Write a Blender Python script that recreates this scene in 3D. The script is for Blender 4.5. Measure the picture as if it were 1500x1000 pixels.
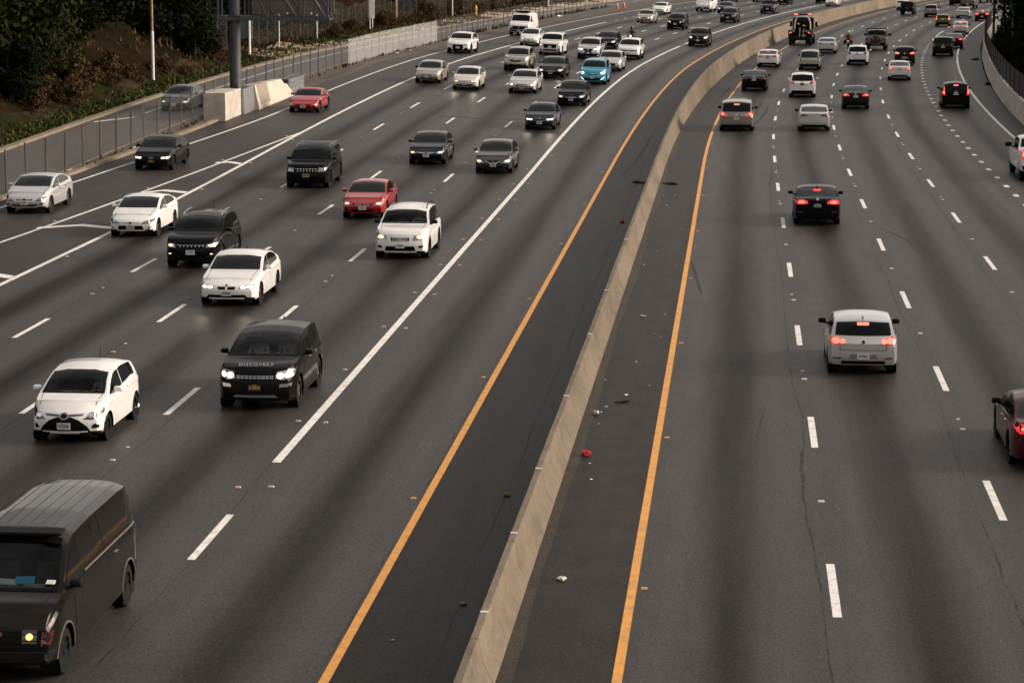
import bpy, bmesh, math, random
from math import sin, cos, pi, radians, sqrt, atan2, exp
from mathutils import Vector, Matrix, geometry
from mathutils.bvhtree import BVHTree

random.seed(7)
S = bpy.context.scene
for o in list(bpy.data.objects):
    bpy.data.objects.remove(o)
COL = S.collection

# ------------------------------------------------------------------ camera
K = 0.93                       # road units -> metres
cam_d = bpy.data.cameras.new('camera')
cam_d.sensor_width = 36.0
cam_d.lens = 36.0 * 3658 / 1500
cam_d.clip_end = 4000
cam_d.dof.use_dof = True
cam_d.dof.focus_distance = 92
cam_d.dof.aperture_fstop = 9.0
cam = bpy.data.objects.new('camera', cam_d)
COL.objects.link(cam)
TH = math.atan(600 / 3658); PSI = math.atan(338 / 3658 * cos(TH))
cam.location = (0, 0, 12.15 * K)
cam.rotation_euler = (pi / 2 - TH, 0, PSI)
S.camera = cam

# ------------------------------------------------------------------ sky, sun, exposure
SUN_EL, SUN_AZ = radians(22), radians(82)
W = bpy.data.worlds.new('World'); S.world = W; W.use_nodes = True
nt = W.node_tree
bg = nt.nodes['Background']
sky = nt.nodes.new('ShaderNodeTexSky')
sky.sky_type = 'NISHITA'; sky.sun_disc = False
sky.sun_elevation = SUN_EL; sky.sun_rotation = SUN_AZ
sky.dust_density = 4.0; sky.air_density = 1.0
hs = nt.nodes.new('ShaderNodeHueSaturation'); hs.inputs['Saturation'].default_value = 0.30
mx = nt.nodes.new('ShaderNodeMixRGB'); mx.blend_type = 'MULTIPLY'; mx.inputs[0].default_value = 1.0
mx.inputs[2].default_value = (1.0, 0.89, 0.79, 1)
nt.links.new(sky.outputs[0], hs.inputs['Color']); nt.links.new(hs.outputs[0], mx.inputs[1])
# broken overcast: soft brighter and darker cloud banks over the whole sky
stc = nt.nodes.new('ShaderNodeTexCoord'); smp = nt.nodes.new('ShaderNodeMapping'); smp.inputs['Scale'].default_value = (1, 1, 3.0)
sno = nt.nodes.new('ShaderNodeTexNoise'); sno.inputs['Scale'].default_value = 2.2; sno.inputs['Detail'].default_value = 7; sno.inputs['Roughness'].default_value = .55
smr = nt.nodes.new('ShaderNodeMapRange'); smr.inputs[1].default_value = .36; smr.inputs[2].default_value = .66; smr.inputs[3].default_value = .45; smr.inputs[4].default_value = 1.75
nt.links.new(stc.outputs['Generated'], smp.inputs[0]); nt.links.new(smp.outputs[0], sno.inputs['Vector']); nt.links.new(sno.outputs[0], smr.inputs[0])
mc = nt.nodes.new('ShaderNodeMixRGB'); mc.blend_type = 'MULTIPLY'; mc.inputs[0].default_value = 1.0
nt.links.new(mx.outputs[0], mc.inputs[1]); nt.links.new(smr.outputs[0], mc.inputs[2]); nt.links.new(mc.outputs[0], bg.inputs[0])
bg.inputs[1].default_value = 0.15
sl = bpy.data.lights.new('sun', 'SUN'); sl.energy = 1.4; sl.angle = radians(22); sl.color = (1.0, 0.88, 0.74)
so = bpy.data.objects.new('sun', sl); COL.objects.link(so)
sd = Vector((sin(SUN_AZ) * cos(SUN_EL), cos(SUN_AZ) * cos(SUN_EL), sin(SUN_EL)))
so.rotation_euler = (-sd).to_track_quat('-Z', 'Y').to_euler()
so.location = (60, -40, 80)
S.view_settings.view_transform = 'Standard'
S.view_settings.look = 'None'
S.view_settings.exposure = 0.68
S.view_settings.gamma = 1.0
S.cycles.max_bounces = 6
S.cycles.use_denoising = True

# ------------------------------------------------------------------ road space
R0, Y0 = 1455.0, 130.0
def sm(a, b, x):
    t = min(max((x - a) / (b - a), 0), 1)
    return t * t * (3 - 2 * t)
def ramp_a(s, u):
    st = max(130 + (u + 6.67) * 1.8, 85) if u > -31 else 86
    return sm(st, 215, s)
def zs(s, u):
    """banked height of the left carriageway, in metres"""
    t = min(max((-3.9 - u) / .6, 0), 1)
    return K * t * ramp_a(s, u) * (0.95 + 0.03 * min(max(-u - 6.67, -2), 26))
def hill(s, u):
    if u < -39.4:
        w = -39.4 - u
        f = sm(180, 205, s)
        a = 0.70 * max(w - 3.0, 0) + 0.10 * min(w, 3.0)
        b = 0.08 * min(w, 9) + 0.55 * max(w - 9, 0)
        h = a * (1 - f) + b * f
        h = min(h, 15 + 0.15 * h)
        return h + 0.35 * sin(s * .31 + w * .2) * min(w / 8, 1) + .25 * sin(s * .83 - w * .5) * min(w / 8, 1)
    if u > 19.6:
        return min(.45 * (u - 19.6), 9) + .2 * sin(s * .3)
    return 0
def xy(s, u):
    if s <= Y0:
        return (K * u, K * s)
    a = (s - Y0) / R0; r = R0 - u
    return (K * (R0 - r * cos(a)), K * (Y0 + r * sin(a)))
def P(s, u, h=0.0):
    x, y = xy(s, u)
    return Vector((x, y, zs(s, u) + h))
def tang(s):
    return 0.0 if s <= Y0 else (s - Y0) / R0

# ------------------------------------------------------------------ materials
MATS = {}
def new_mat(name):
    m = bpy.data.materials.new(name); m.use_nodes = True
    return m, m.node_tree, m.node_tree.nodes['Principled BSDF']
def mat(name, col, rough=.5, metal=0.0, coat=0.0, var=0.12, scale=3.0, bump=0.0, emit=None, es=0.0, bscale=None, spec=.5):
    if name in MATS: return MATS[name]
    m, t, b = new_mat(name)
    n = t.nodes.new('ShaderNodeTexNoise'); n.inputs['Scale'].default_value = scale; n.inputs['Detail'].default_value = 6
    tc = t.nodes.new('ShaderNodeTexCoord'); t.links.new(tc.outputs['Object'], n.inputs['Vector'])
    r = t.nodes.new('ShaderNodeMapRange'); r.inputs[1].default_value = .3; r.inputs[2].default_value = .7
    r.inputs[3].default_value = 1 - var; r.inputs[4].default_value = 1 + var
    t.links.new(n.outputs[0], r.inputs[0])
    mm = t.nodes.new('ShaderNodeMixRGB'); mm.blend_type = 'MULTIPLY'; mm.inputs[0].default_value = 1
    mm.inputs[1].default_value = (*col, 1); t.links.new(r.outputs[0], mm.inputs[2])
    t.links.new(mm.outputs[0], b.inputs['Base Color'])
    b.inputs['Roughness'].default_value = rough; b.inputs['Metallic'].default_value = metal
    b.inputs['Specular IOR Level'].default_value = spec
    b.inputs['Coat Weight'].default_value = coat; b.inputs['Coat Roughness'].default_value = .04
    if bump:
        n2 = t.nodes.new('ShaderNodeTexNoise'); n2.inputs['Scale'].default_value = bscale or scale * 6; n2.inputs['Detail'].default_value = 4
        t.links.new(tc.outputs['Object'], n2.inputs['Vector'])
        bp = t.nodes.new('ShaderNodeBump'); bp.inputs['Strength'].default_value = bump
        t.links.new(n2.outputs[0], bp.inputs['Height']); t.links.new(bp.outputs[0], b.inputs['Normal'])
    if emit:
        b.inputs['Emission Color'].default_value = (*emit, 1); b.inputs['Emission Strength'].default_value = es
    MATS[name] = m
    return m
def paint(name, col, metal=0.0, rough=.28):
    dark = max(col) < .2
    m = mat('paint_' + name, col, rough, metal, (.55 if max(col) < .05 else .8) if dark else .8, .07, 2.2, spec=.03 if dark else .5)
    m.node_tree.nodes['Principled BSDF'].inputs['Coat IOR'].default_value = 1.22 if dark else 1.5
    return m
PAINT = {
    'white': paint('white', (.78, .77, .75)), 'cream': paint('cream', (.60, .57, .50)),
    'black': paint('black', (.006, .006, .007)), 'silver': paint('silver', (.62, .62, .63), .6, .33),
    'lightsilver': paint('lightsilver', (.60, .60, .60), .55, .33), 'gold': paint('gold', (.44, .41, .34), .6, .33),
    'gray': paint('gray', (.075, .075, .078), .6, .3), 'darkgray': paint('darkgray', (.022, .0225, .024), .5, .3),
    'midgray': paint('midgray', (.17, .17, .17), .6, .3), 'slate': paint('slate', (.035, .04, .047), .5, .3),
    'red': paint('red', (.34, .004, .009), .15), 'maroon': paint('maroon', (.07, .010, .013), .35), 'darkred': paint('darkred', (.05, .006, .008), .3),
    'blue': paint('blue', (.03, .33, .52), .35), 'navy': paint('navy', (.012, .02, .06), .3), 'green': paint('green', (.12, .14, .03), .4),
    'brown': paint('brown', (.013, .0105, .0088), .4, .30), 'bronze': paint('bronze', (.24, .22, .20), .5),
}
_b = PAINT['brown'].node_tree.nodes['Principled BSDF']; _b.inputs['Coat IOR'].default_value = 1.5; _b.inputs['Roughness'].default_value = .22
M_BLACK = mat('black_plastic', (.010, .010, .010), .6, bump=.05, spec=.1)
M_GRILLE = mat('grille_mesh', (.004, .004, .004), .6, spec=.12)
M_GLASS = mat('tinted_glass', (.006, .008, .008), .05, 0, 1.0, .05, spec=.0)
M_GLASS.node_tree.nodes['Principled BSDF'].inputs['Coat IOR'].default_value = 1.27
M_GLASSG = mat('green_tinted_glass', (.022, .028, .027), .05, 0, 0, .05, spec=.3)
M_CHROME = mat('chrome', (.62, .62, .62), .16, 1.0)
M_TYRE = mat('tyre_rubber', (.008, .008, .008), .85, bump=.1, spec=.2)
M_RIM = mat('alloy_rim', (.40, .40, .40), .3, .9)
M_RIMD = mat('dark_rim', (.03, .03, .032), .35, .6)
M_LAMP = mat('lamp_glass', (.30, .30, .31), .12, .45, 1.0)
M_LAMPD = mat('smoked_lamp_glass', (.05, .05, .055), .1, .2, .6)
M_LIT = mat('lit_white_lamp', (.9, .9, .85), .3, emit=(1.0, .93, .84), es=1.25)
M_LITW = mat('lit_warm_lamp', (.9, .8, .6), .3, emit=(1.0, .66, .36), es=.72)
M_AMBER = mat('amber_lens', (.55, .20, .02), .2, 0, 1.0)
M_AMBERL = mat('lit_amber_lamp', (.9, .5, .2), .3, emit=(1.0, .48, .15), es=1.0)
M_TAIL = mat('red_lens', (.13, .004, .005), .15, 0, 1.0)
M_TAILL = mat('lit_red_lens', (.8, .03, .03), .3, emit=(1.0, .035, .03), es=.4)
M_BRAKE = mat('brake_lamp', (.9, .2, .15), .3, emit=(1.0, .12, .085), es=1.5)
M_PLATE = mat('plate_white', (.66, .66, .64), .45)
M_PLATEB = mat('plate_black', (.02, .017, .012), .45)
M_PLATEC = mat('plate_ink', (.08, .09, .16), .5)
M_PLATEY = mat('plate_yellow_ink', (.72, .36, .03), .5, emit=(.8, .4, .03), es=.0)
M_INT = mat('cabin_lining', (.018, .017, .017), .8)
M_SEAT = mat('seat_cloth', (.05, .048, .045), .9)
M_SKIN = mat('skin', (.62, .40, .29), .55)
M_HAIR = mat('hair', (.03, .02, .015), .7)
M_SHIRTW = mat('pale_shirt', (.66, .68, .68), .85)
M_SHIRTG = mat('grey_shirt', (.42, .44, .41), .85)
M_SHIRTB = mat('black_jacket', (.014, .014, .015), .6)
M_CONC = mat('concrete', (.40, .36, .31), .88, var=.22, scale=1.4, bump=.25)
M_STEEL = mat('painted_grey_steel', (.065, .069, .077), .5, .35, var=.22, scale=2, bump=.1)
M_GALV = mat('galvanised_steel', (.32, .33, .34), .42, .7, var=.2, scale=4)
M_POST = mat('weathered_fence_steel', (.06, .058, .056), .6, .4, var=.3, scale=6)
M_WOOD = mat('weathered_wood', (.28, .18, .085), .85, var=.3, scale=4, bump=.3)
M_TRUNK = mat('bark', (.045, .034, .026), .9, var=.35, scale=6, bump=.5)
M_WHITEMETAL = mat('white_sign_metal', (.55, .56, .56), .5, var=.1)
M_WHITEPAINT = mat('white_painted_metal', (.72, .71, .68), .5)

def glass_clear():
    m, t, b = new_mat('windshield_glass')
    out = t.nodes['Material Output']
    tr = t.nodes.new('ShaderNodeBsdfTransparent'); tr.inputs[0].default_value = (.82, .90, .87, 1)
    gl = t.nodes.new('ShaderNodeBsdfGlossy'); gl.inputs['Roughness'].default_value = .03
    fr = t.nodes.new('ShaderNodeFresnel'); fr.inputs[0].default_value = 1.33
    n = t.nodes.new('ShaderNodeTexNoise'); n.inputs['Scale'].default_value = 2.0
    ad = t.nodes.new('ShaderNodeMath'); ad.operation = 'MULTIPLY_ADD'; ad.inputs[1].default_value = .012
    t.links.new(n.outputs[0], ad.inputs[0]); t.links.new(fr.outputs[0], ad.inputs[2])
    mixn = t.nodes.new('ShaderNodeMixShader')
    t.links.new(ad.outputs[0], mixn.inputs[0]); t.links.new(tr.outputs[0], mixn.inputs[1]); t.links.new(gl.outputs[0], mixn.inputs[2])
    t.links.new(mixn.outputs[0], out.inputs[0])
    return m
M_CLEAR = glass_clear()

def fence_mat(name, col, cover, scale):
    """chain link: two families of diagonal wires, everything else open"""
    m, t, b = new_mat(name)
    out = t.nodes['Material Output']
    uv = t.nodes.new('ShaderNodeUVMap'); uv.uv_map = 'UVMap'
    sp = t.nodes.new('ShaderNodeSeparateXYZ'); t.links.new(uv.outputs[0], sp.inputs[0])
    def M(op, a, b_=None):
        x = t.nodes.new('ShaderNodeMath'); x.operation = op
        for i, v in enumerate((a, b_)):
            if v is None: continue
            if isinstance(v, (int, float)): x.inputs[i].default_value = v
            else: t.links.new(v, x.inputs[i])
        return x.outputs[0]
    p = M('ADD', sp.outputs[0], sp.outputs[1]); q = M('SUBTRACT', sp.outputs[0], sp.outputs[1])
    f1 = M('LESS_THAN', M('FRACT', M('MULTIPLY', p, scale)), cover)
    f2 = M('LESS_THAN', M('FRACT', M('MULTIPLY', q, scale)), cover)
    f = M('MAXIMUM', f1, f2)
    tr = t.nodes.new('ShaderNodeBsdfTransparent')
    b.inputs['Base Color'].default_value = (*col, 1); b.inputs['Roughness'].default_value = .5; b.inputs['Metallic'].default_value = .5
    mixn = t.nodes.new('ShaderNodeMixShader'); t.links.new(f, mixn.inputs[0])
    t.links.new(tr.outputs[0], mixn.inputs[1]); t.links.new(b.outputs[0], mixn.inputs[2])
    t.links.new(mixn.outputs[0], out.inputs[0])
    return m
M_LINK = fence_mat('chain_link', (.22, .22, .22), .055, 11)
M_LINKF = fence_mat('chain_link_far', (.11, .105, .10), .06, 9)
M_LINKD = fence_mat('dark_fence_fabric', (.02, .02, .02), .45, 11)

def screen_mat():
    m, t, b = new_mat('pale_fence_screen')
    out = t.nodes['Material Output']
    tr = t.nodes.new('ShaderNodeBsdfTransparent')
    b.inputs['Base Color'].default_value = (.50, .50, .49, 1); b.inputs['Roughness'].default_value = .9
    n = t.nodes.new('ShaderNodeTexNoise'); n.inputs['Scale'].default_value = .15
    r = t.nodes.new('ShaderNodeMapRange'); r.inputs[3].default_value = .27; r.inputs[4].default_value = .33
    t.links.new(n.outputs[0], r.inputs[0])
    mixn = t.nodes.new('ShaderNodeMixShader'); t.links.new(r.outputs[0], mixn.inputs[0])
    t.links.new(tr.outputs[0], mixn.inputs[1]); t.links.new(b.outputs[0], mixn.inputs[2])
    t.links.new(mixn.outputs[0], out.inputs[0])
    return m
M_SCREEN = screen_mat()

class NT:
    """small helper for shader maths"""
    def __init__(s, m): s.t = m.node_tree
    def v(s, x, sock):
        if isinstance(x, (int, float)): sock.default_value = x
        elif isinstance(x, tuple): sock.default_value = x
        else: s.t.links.new(x, sock)
    def m(s, op, a, b=0.0, c=None, clamp=False):
        n = s.t.nodes.new('ShaderNodeMath'); n.operation = op; n.use_clamp = clamp
        s.v(a, n.inputs[0]); s.v(b, n.inputs[1])
        if c is not None: s.v(c, n.inputs[2])
        return n.outputs[0]
    def noise(s, vec, scale, detail=4, rough=.5):
        n = s.t.nodes.new('ShaderNodeTexNoise'); n.inputs['Scale'].default_value = scale
        n.inputs['Detail'].default_value = detail; n.inputs['Roughness'].default_value = rough
        s.t.links.new(vec, n.inputs['Vector']); return n.outputs[0]
    def rng(s, x, a, b, c, d):
        n = s.t.nodes.new('ShaderNodeMapRange'); s.v(x, n.inputs[0])
        for i, q in enumerate((a, b, c, d)): n.inputs[i + 1].default_value = q
        return n.outputs[0]
    def mix(s, f, a, b, blend='MIX'):
        n = s.t.nodes.new('ShaderNodeMixRGB'); n.blend_type = blend
        s.v(f, n.inputs[0]); s.v(a, n.inputs[1]); s.v(b, n.inputs[2]); return n.outputs[0]
    def vec(s, x, y, z=0.0):
        n = s.t.nodes.new('ShaderNodeCombineXYZ'); s.v(x, n.inputs[0]); s.v(y, n.inputs[1]); s.v(z, n.inputs[2]); return n.outputs[0]

def asphalt(name, base, lanes=None, dark=.5, seam=None, grit=1.0, brown=0.0):
    """lanes = (first line u, pitch): oil-darkened strip down the middle of each lane"""
    m, t, b = new_mat(name); N = NT(m)
    uv = t.nodes.new('ShaderNodeUVMap'); uv.uv_map = 'UVMap'
    sp = t.nodes.new('ShaderNodeSeparateXYZ'); t.links.new(uv.outputs[0], sp.inputs[0])
    u, s = sp.outputs[0], sp.outputs[1]
    us = N.vec(u, s)
    stretch = N.vec(u, N.m('MULTIPLY', s, .06))
    fine = N.noise(us, 22, 3, .75)
    fine2 = N.noise(us, 9, 3, .65)
    mid = N.noise(us, 1.1, 5)
    streak = N.noise(stretch, 2.2, 4)
    big = N.noise(stretch, .35, 3)
    f = N.m('MULTIPLY', N.rng(fine, .25, .75, 1 - .8 * grit, 1 + .8 * grit), N.rng(fine2, .3, .7, 1 - .22 * grit, 1 + .22 * grit))
    f = N.m('MULTIPLY', f, N.rng(mid, .3, .7, .94, 1.06))
    f = N.m('MULTIPLY', f, N.rng(streak, .3, .7, .90, 1.10))
    if lanes:
        u0, pitch = lanes
        wob = N.m('MULTIPLY', N.m('SUBTRACT', N.noise(N.vec(0.0, N.m('MULTIPLY', s, .03), u), 1.0, 2), .5), .25)
        ph = N.m('FRACT', N.m('ADD', N.m('DIVIDE', N.m('SUBTRACT', u, u0), pitch), wob))
        d = N.m('SUBTRACT', ph, .5)
        g = N.m('EXPONENT', N.m('MULTIPLY', N.m('MULTIPLY', d, d), -1.0 / (2 * .125 ** 2)))
        g = N.m('MULTIPLY', g, N.rng(big, .3, .7, .72, 1.12))
        f = N.m('MULTIPLY', f, N.m('SUBTRACT', 1.0, N.m('MULTIPLY', g, dark)))
        # polished wheel tracks, slightly paler
        e = N.m('SUBTRACT', N.m('ABSOLUTE', d), .29)
        g2 = N.m('EXPONENT', N.m('MULTIPLY', N.m('MULTIPLY', e, e), -1.0 / (2 * .08 ** 2)))
        f = N.m('MULTIPLY', f, N.m('ADD', 1.0, N.m('MULTIPLY', g2, .10)))
        # construction joint near each lane line
        jn = N.m('MULTIPLY', N.m('SUBTRACT', N.noise(N.vec(N.m('MULTIPLY', s, .25), u), 1.0, 6, .7), .5), .07)
        j = N.m('ABSOLUTE', N.m('SUBTRACT', N.m('ADD', d, jn), .462))
        jm = N.m('MULTIPLY', N.m('LESS_THAN', j, .0052), N.rng(mid, .4, .6, .15, .55))
        f = N.m('MULTIPLY', f, N.m('SUBTRACT', 1.0, jm))
    # scattered pale grit and dark crumbs
    vo = t.nodes.new('ShaderNodeTexVoronoi'); vo.inputs['Scale'].default_value = 1.3; t.links.new(us, vo.inputs['Vector'])
    dot = N.m('LESS_THAN', vo.outputs['Distance'], .028)
    col = N.mix(1.0, (*base, 1), f, 'MULTIPLY')
    col = N.mix(N.m('MULTIPLY', dot, .55), col, (.30, .28, .26, 1))
    if brown:
        col = N.mix(N.rng(mid, .35, .75, 0, brown), col, (.11, .085, .06, 1))
    t.links.new(col, b.inputs['Base Color'])
    b.inputs['Roughness'].default_value = .48
    t.links.new(N.m('MULTIPLY', f, .11 if lanes else .06), b.inputs['Specular IOR Level'])
    bp = t.nodes.new('ShaderNodeBump'); bp.inputs['Strength'].default_value = .25; bp.inputs['Distance'].default_value = .02
    t.links.new(fine, bp.inputs['Height']); t.links.new(bp.outputs[0], b.inputs['Normal'])
    return m
A_LEFT = asphalt('asphalt_left', (.047, .042, .0385), (-6.67, 3.77), .68)
A_RIGHT = asphalt('asphalt_right', (.047, .042, .0385), (-1.9, 3.66), .64)
A_MERGE = asphalt('asphalt_merge', (.043, .0375, .0335), None)
A_SHOULD = asphalt('asphalt_dark_shoulder', (.0165, .0138, .0122), None, grit=.7)
A_SHOULDR = asphalt('asphalt_brown_shoulder', (.0235, .0205, .018), None, grit=.8, brown=.08)
A_OUT = asphalt('asphalt_outer_shoulder', (.022, .0195, .018), None)
A_RAMP = asphalt('asphalt_ramp', (.080, .072, .066), None)
A_DIRT = asphalt('gutter_dirt', (.085, .064, .046), None, grit=1.4, brown=.3)
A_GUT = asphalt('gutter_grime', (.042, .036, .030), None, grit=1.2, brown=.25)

def marking(name, col, wear):
    m, t, b = new_mat(name); N = NT(m)
    uv = t.nodes.new('ShaderNodeUVMap'); uv.uv_map = 'UVMap'
    n1 = N.noise(uv.outputs[0], 3.0, 6, .7); n2 = N.noise(uv.outputs[0], 28, 3)
    c = N.mix(N.rng(n1, .46, .70, 0, wear), (*col, 1), (.16, .14, .12, 1))
    c = N.mix(1.0, c, N.rng(n2, .3, .7, .85, 1.1), 'MULTIPLY')
    t.links.new(c, b.inputs['Base Color']); b.inputs['Roughness'].default_value = .6
    return m
M_LINEW = marking('white_road_paint', (.82, .80, .76), .5)
M_LINEY = marking('yellow_road_paint', (.74, .33, .05), .5)

def soil(name, c1, c2, c3, sc):
    m, t, b = new_mat(name); N = NT(m)
    tc = t.nodes.new('ShaderNodeTexCoord')
    n1 = N.noise(tc.outputs['Object'], sc, 6, .6); n2 = N.noise(tc.outputs['Object'], sc * 9, 5, .7); n3 = N.noise(tc.outputs['Object'], sc * .3, 3)
    c = N.mix(N.rng(n1, .38, .62, 0, 1), (*c1, 1), (*c2, 1))
    c = N.mix(N.rng(n3, .45, .6, 0, .8), c, (*c3, 1))
    c = N.mix(1.0, c, N.rng(n2, .3, .7, .55, 1.4), 'MULTIPLY')
    t.links.new(c, b.inputs['Base Color']); b.inputs['Roughness'].default_value = 1.0; b.inputs['Specular IOR Level'].default_value = 0.0
    bp = t.nodes.new('ShaderNodeBump'); bp.inputs['Strength'].default_value = .8; bp.inputs['Distance'].default_value = .15
    t.links.new(n2, bp.inputs['Height']); t.links.new(bp.outputs[0], b.inputs['Normal'])
    return m
M_HILL = soil('dry_hillside', (.026, .0145, .009), (.013, .0095, .005), (.008, .0085, .004), .25)
M_VERGE = soil('verge_soil', (.050, .036, .022), (.018, .018, .008), (.014, .018, .006), .4)

def foliage(name, c1, c2):
    m, t, b = new_mat(name); N = NT(m)
    tc = t.nodes.new('ShaderNodeTexCoord')
    n1 = N.noise(tc.outputs['Object'], .9, 3); n2 = N.noise(tc.outputs['Object'], 7, 3)
    c = N.mix(N.rng(n1, .36, .64, 0, 1), (*c1, 1), (*c2, 1))
    c = N.mix(1.0, c, N.rng(n2, .3, .7, .5, 1.5), 'MULTIPLY')
    t.links.new(c, b.inputs['Base Color']); b.inputs['Roughness'].default_value = .7
    b.inputs['Specular IOR Level'].default_value = .04
    return m
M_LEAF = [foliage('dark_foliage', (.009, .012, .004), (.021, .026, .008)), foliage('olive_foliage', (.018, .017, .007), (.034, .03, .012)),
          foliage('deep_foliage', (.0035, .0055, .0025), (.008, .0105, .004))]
M_DRY = foliage('dry_brush', (.075, .047, .021), (.026, .018, .009))
M_GRASS = foliage('verge_grass', (.030, .043, .009), (.058, .056, .017))

# ------------------------------------------------------------------ mesh helpers
def link(name, me, parent=None, mats=None):
    o = bpy.data.objects.new(name, me)
    COL.objects.link(o)
    if parent is not None: o.parent = parent
    if mats is not None:
        for m in (mats if isinstance(mats, (list, tuple)) else [mats]): me.materials.append(m)
    return o
def tag(o, label, cat, group=None):
    o['label'] = label; o['category'] = cat
    if group: o['group'] = group
    return o
def kind(o, k): o['kind'] = k; return o
def empty(name, loc=(0, 0, 0), rot=(0, 0, 0)):
    o = bpy.data.objects.new(name, None); COL.objects.link(o)
    o.location = loc; o.rotation_euler = rot; o.empty_display_size = .3
    return o
def mesh(name, vs, fs, smooth=False, sharp=None):
    me = bpy.data.meshes.new(name); me.from_pydata([tuple(v) for v in vs], [], fs); me.update()
    if smooth:
        me.polygons.foreach_set('use_smooth', [True] * len(me.polygons))
        if sharp: me.set_sharp_from_angle(angle=radians(sharp))
    return me
def from_bm(name, bm, smooth=False, sharp=35):
    me = bpy.data.meshes.new(name); bm.to_mesh(me); bm.free()
    if smooth:
        me.polygons.foreach_set('use_smooth', [True] * len(me.polygons)); me.set_sharp_from_angle(angle=radians(sharp))
    return me
def bm_box(bm, c, d, rot=None, bevel=0.0, mi=0):
    r = bmesh.ops.create_cube(bm, size=1.0)
    mt = Matrix.Translation(c) @ (rot if rot else Matrix()) @ Matrix.Diagonal((*d, 1))
    bmesh.ops.transform(bm, matrix=mt, verts=r['verts'])
    fs = list({f for v in r['verts'] for f in v.link_faces})
    for f in fs: f.material_index = mi
    if bevel:
        es = list({e for v in r['verts'] for e in v.link_edges})
        r2 = bmesh.ops.bevel(bm, geom=es, offset=bevel, segments=2, affect='EDGES', profile=.6)
        for f in r2['faces']: f.material_index = mi
def bm_rod(bm, a, b, r, seg=8, r2=None, mi=0):
    a, b = Vector(a), Vector(b); d = b - a
    q = d.to_track_quat('Z', 'Y').to_matrix().to_4x4()
    res = bmesh.ops.create_cone(bm, cap_ends=True, segments=seg, radius1=r, radius2=r if r2 is None else r2, depth=d.length)
    bmesh.ops.transform(bm, matrix=Matrix.Translation((a + b) / 2) @ q, verts=res['verts'])
    for f in {f for v in res['verts'] for f in v.link_faces}: f.material_index = mi
def frange(a, b, st):
    n = max(1, int(round((b - a) / st)))
    return [a + (b - a) * i / n for i in range(n + 1)]
def ribbon(name, m, ss, us, dz=0.0, h=None, ufn=None):
    """sheet in road space; us is a list of u or ufn(s)->list"""
    vs, fs, uvs = [], [], []
    for s in ss:
        row = ufn(s) if ufn else us
        for u in row:
            vs.append(P(s, u, dz + (h(s, u) if h else 0))); uvs.append((u, s))
    n = len(row)
    for i in range(len(ss) - 1):
        for j in range(n - 1):
            fs.append((i * n + j, i * n + j + 1, (i + 1) * n + j + 1, (i + 1) * n + j))
    me = mesh(name, vs, fs, True)
    ul = me.uv_layers.new(name='UVMap')
    for l in me.loops: ul.data[l.index].uv = uvs[l.vertex_index]
    return link(name, me, None, m)
def quads_sheet(name, m, quads):
    """quads: list of 4x(s,u,h)"""
    vs, fs, uvs = [], [], []
    for q in quads:
        b = len(vs)
        for (s, u, h) in q: vs.append(P(s, u, h)); uvs.append((u, s))
        fs.append((b, b + 1, b + 2, b + 3))
    me = mesh(name, vs, fs)
    ul = me.uv_layers.new(name='UVMap')
    for l in me.loops: ul.data[l.index].uv = uvs[l.vertex_index]
    return link(name, me, None, m)

# ------------------------------------------------------------------ ground and road sheets
SS = frange(-40, 80, 10) + frange(82, 470, 2) + frange(480, 1000, 20)
def E_edge(s):      # right-hand edge line of the oncoming road (merging ramp narrows in)
    return -29.25 - 3.4 * (1 - sm(98, 160, s)) * 1.0
def E_gore(s):
    return -25.6 - max(0, (145 - s)) * .071
def kerb_u(s):
    return -31.7 - 1.55 * (1 - sm(105, 150, s))
gs = frange(-60, 130, 10) + frange(136, 500, 6) + frange(520, 1500, 40)
gu = [-420, -200, -120, -95] + frange(-86, -34, 2.0) + frange(-33, -5, 4) + [-4.6, -4.5, -3.9, 0, 8, 16, 19.6] + frange(20.6, 40, 2.4) + [60, 110, 260]
g = ribbon('ground', M_HILL, gs, gu, -.05, hill); kind(g, 'structure')
def sheet(name, m, ss, us, dz, ufn=None):
    return kind(ribbon(name, m, ss, us, dz, None, ufn), 'structure')
sheet('road_left', A_LEFT, SS, [-25.6, -21.8, -18.2, -14.4, -10.6, -6.67], 0)
sheet('road_merge_lane', A_MERGE, SS, None, 0.0, lambda s: [E_edge(s) - .1, -28.2, -26.9, -25.602])
sheet('road_shoulder_outer_left', A_MERGE, SS, None, 0.0, lambda s: [kerb_u(s), kerb_u(s) * .5 + E_edge(s) * .5, E_edge(s) - .102])
sheet('road_shoulder_median_left', A_SHOULD, SS, [-6.668, -5.6, -4.52], 0.0)
sheet('road_shoulder_median_right', A_SHOULDR, SS, [-3.86, -3.0, -1.902], 0.0)
sheet('road_right', A_RIGHT, SS, [-1.9, 1.9, 5.6, 9.3, 12.9, 16.2], 0)
sheet('road_shoulder_outer_right', A_OUT, SS, None, 0.0, lambda s: [16.202, 17.2, 17.6 + .9 * sm(150, 260, s)])
sheet('road_ramp', A_RAMP, SS, [-39.35, -37.2, -35.2, -33.3], 0.03)
sheet('verge', A_DIRT, SS, None, .02, lambda s: [-33.32, -33.0, kerb_u(s) - .3])
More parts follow.
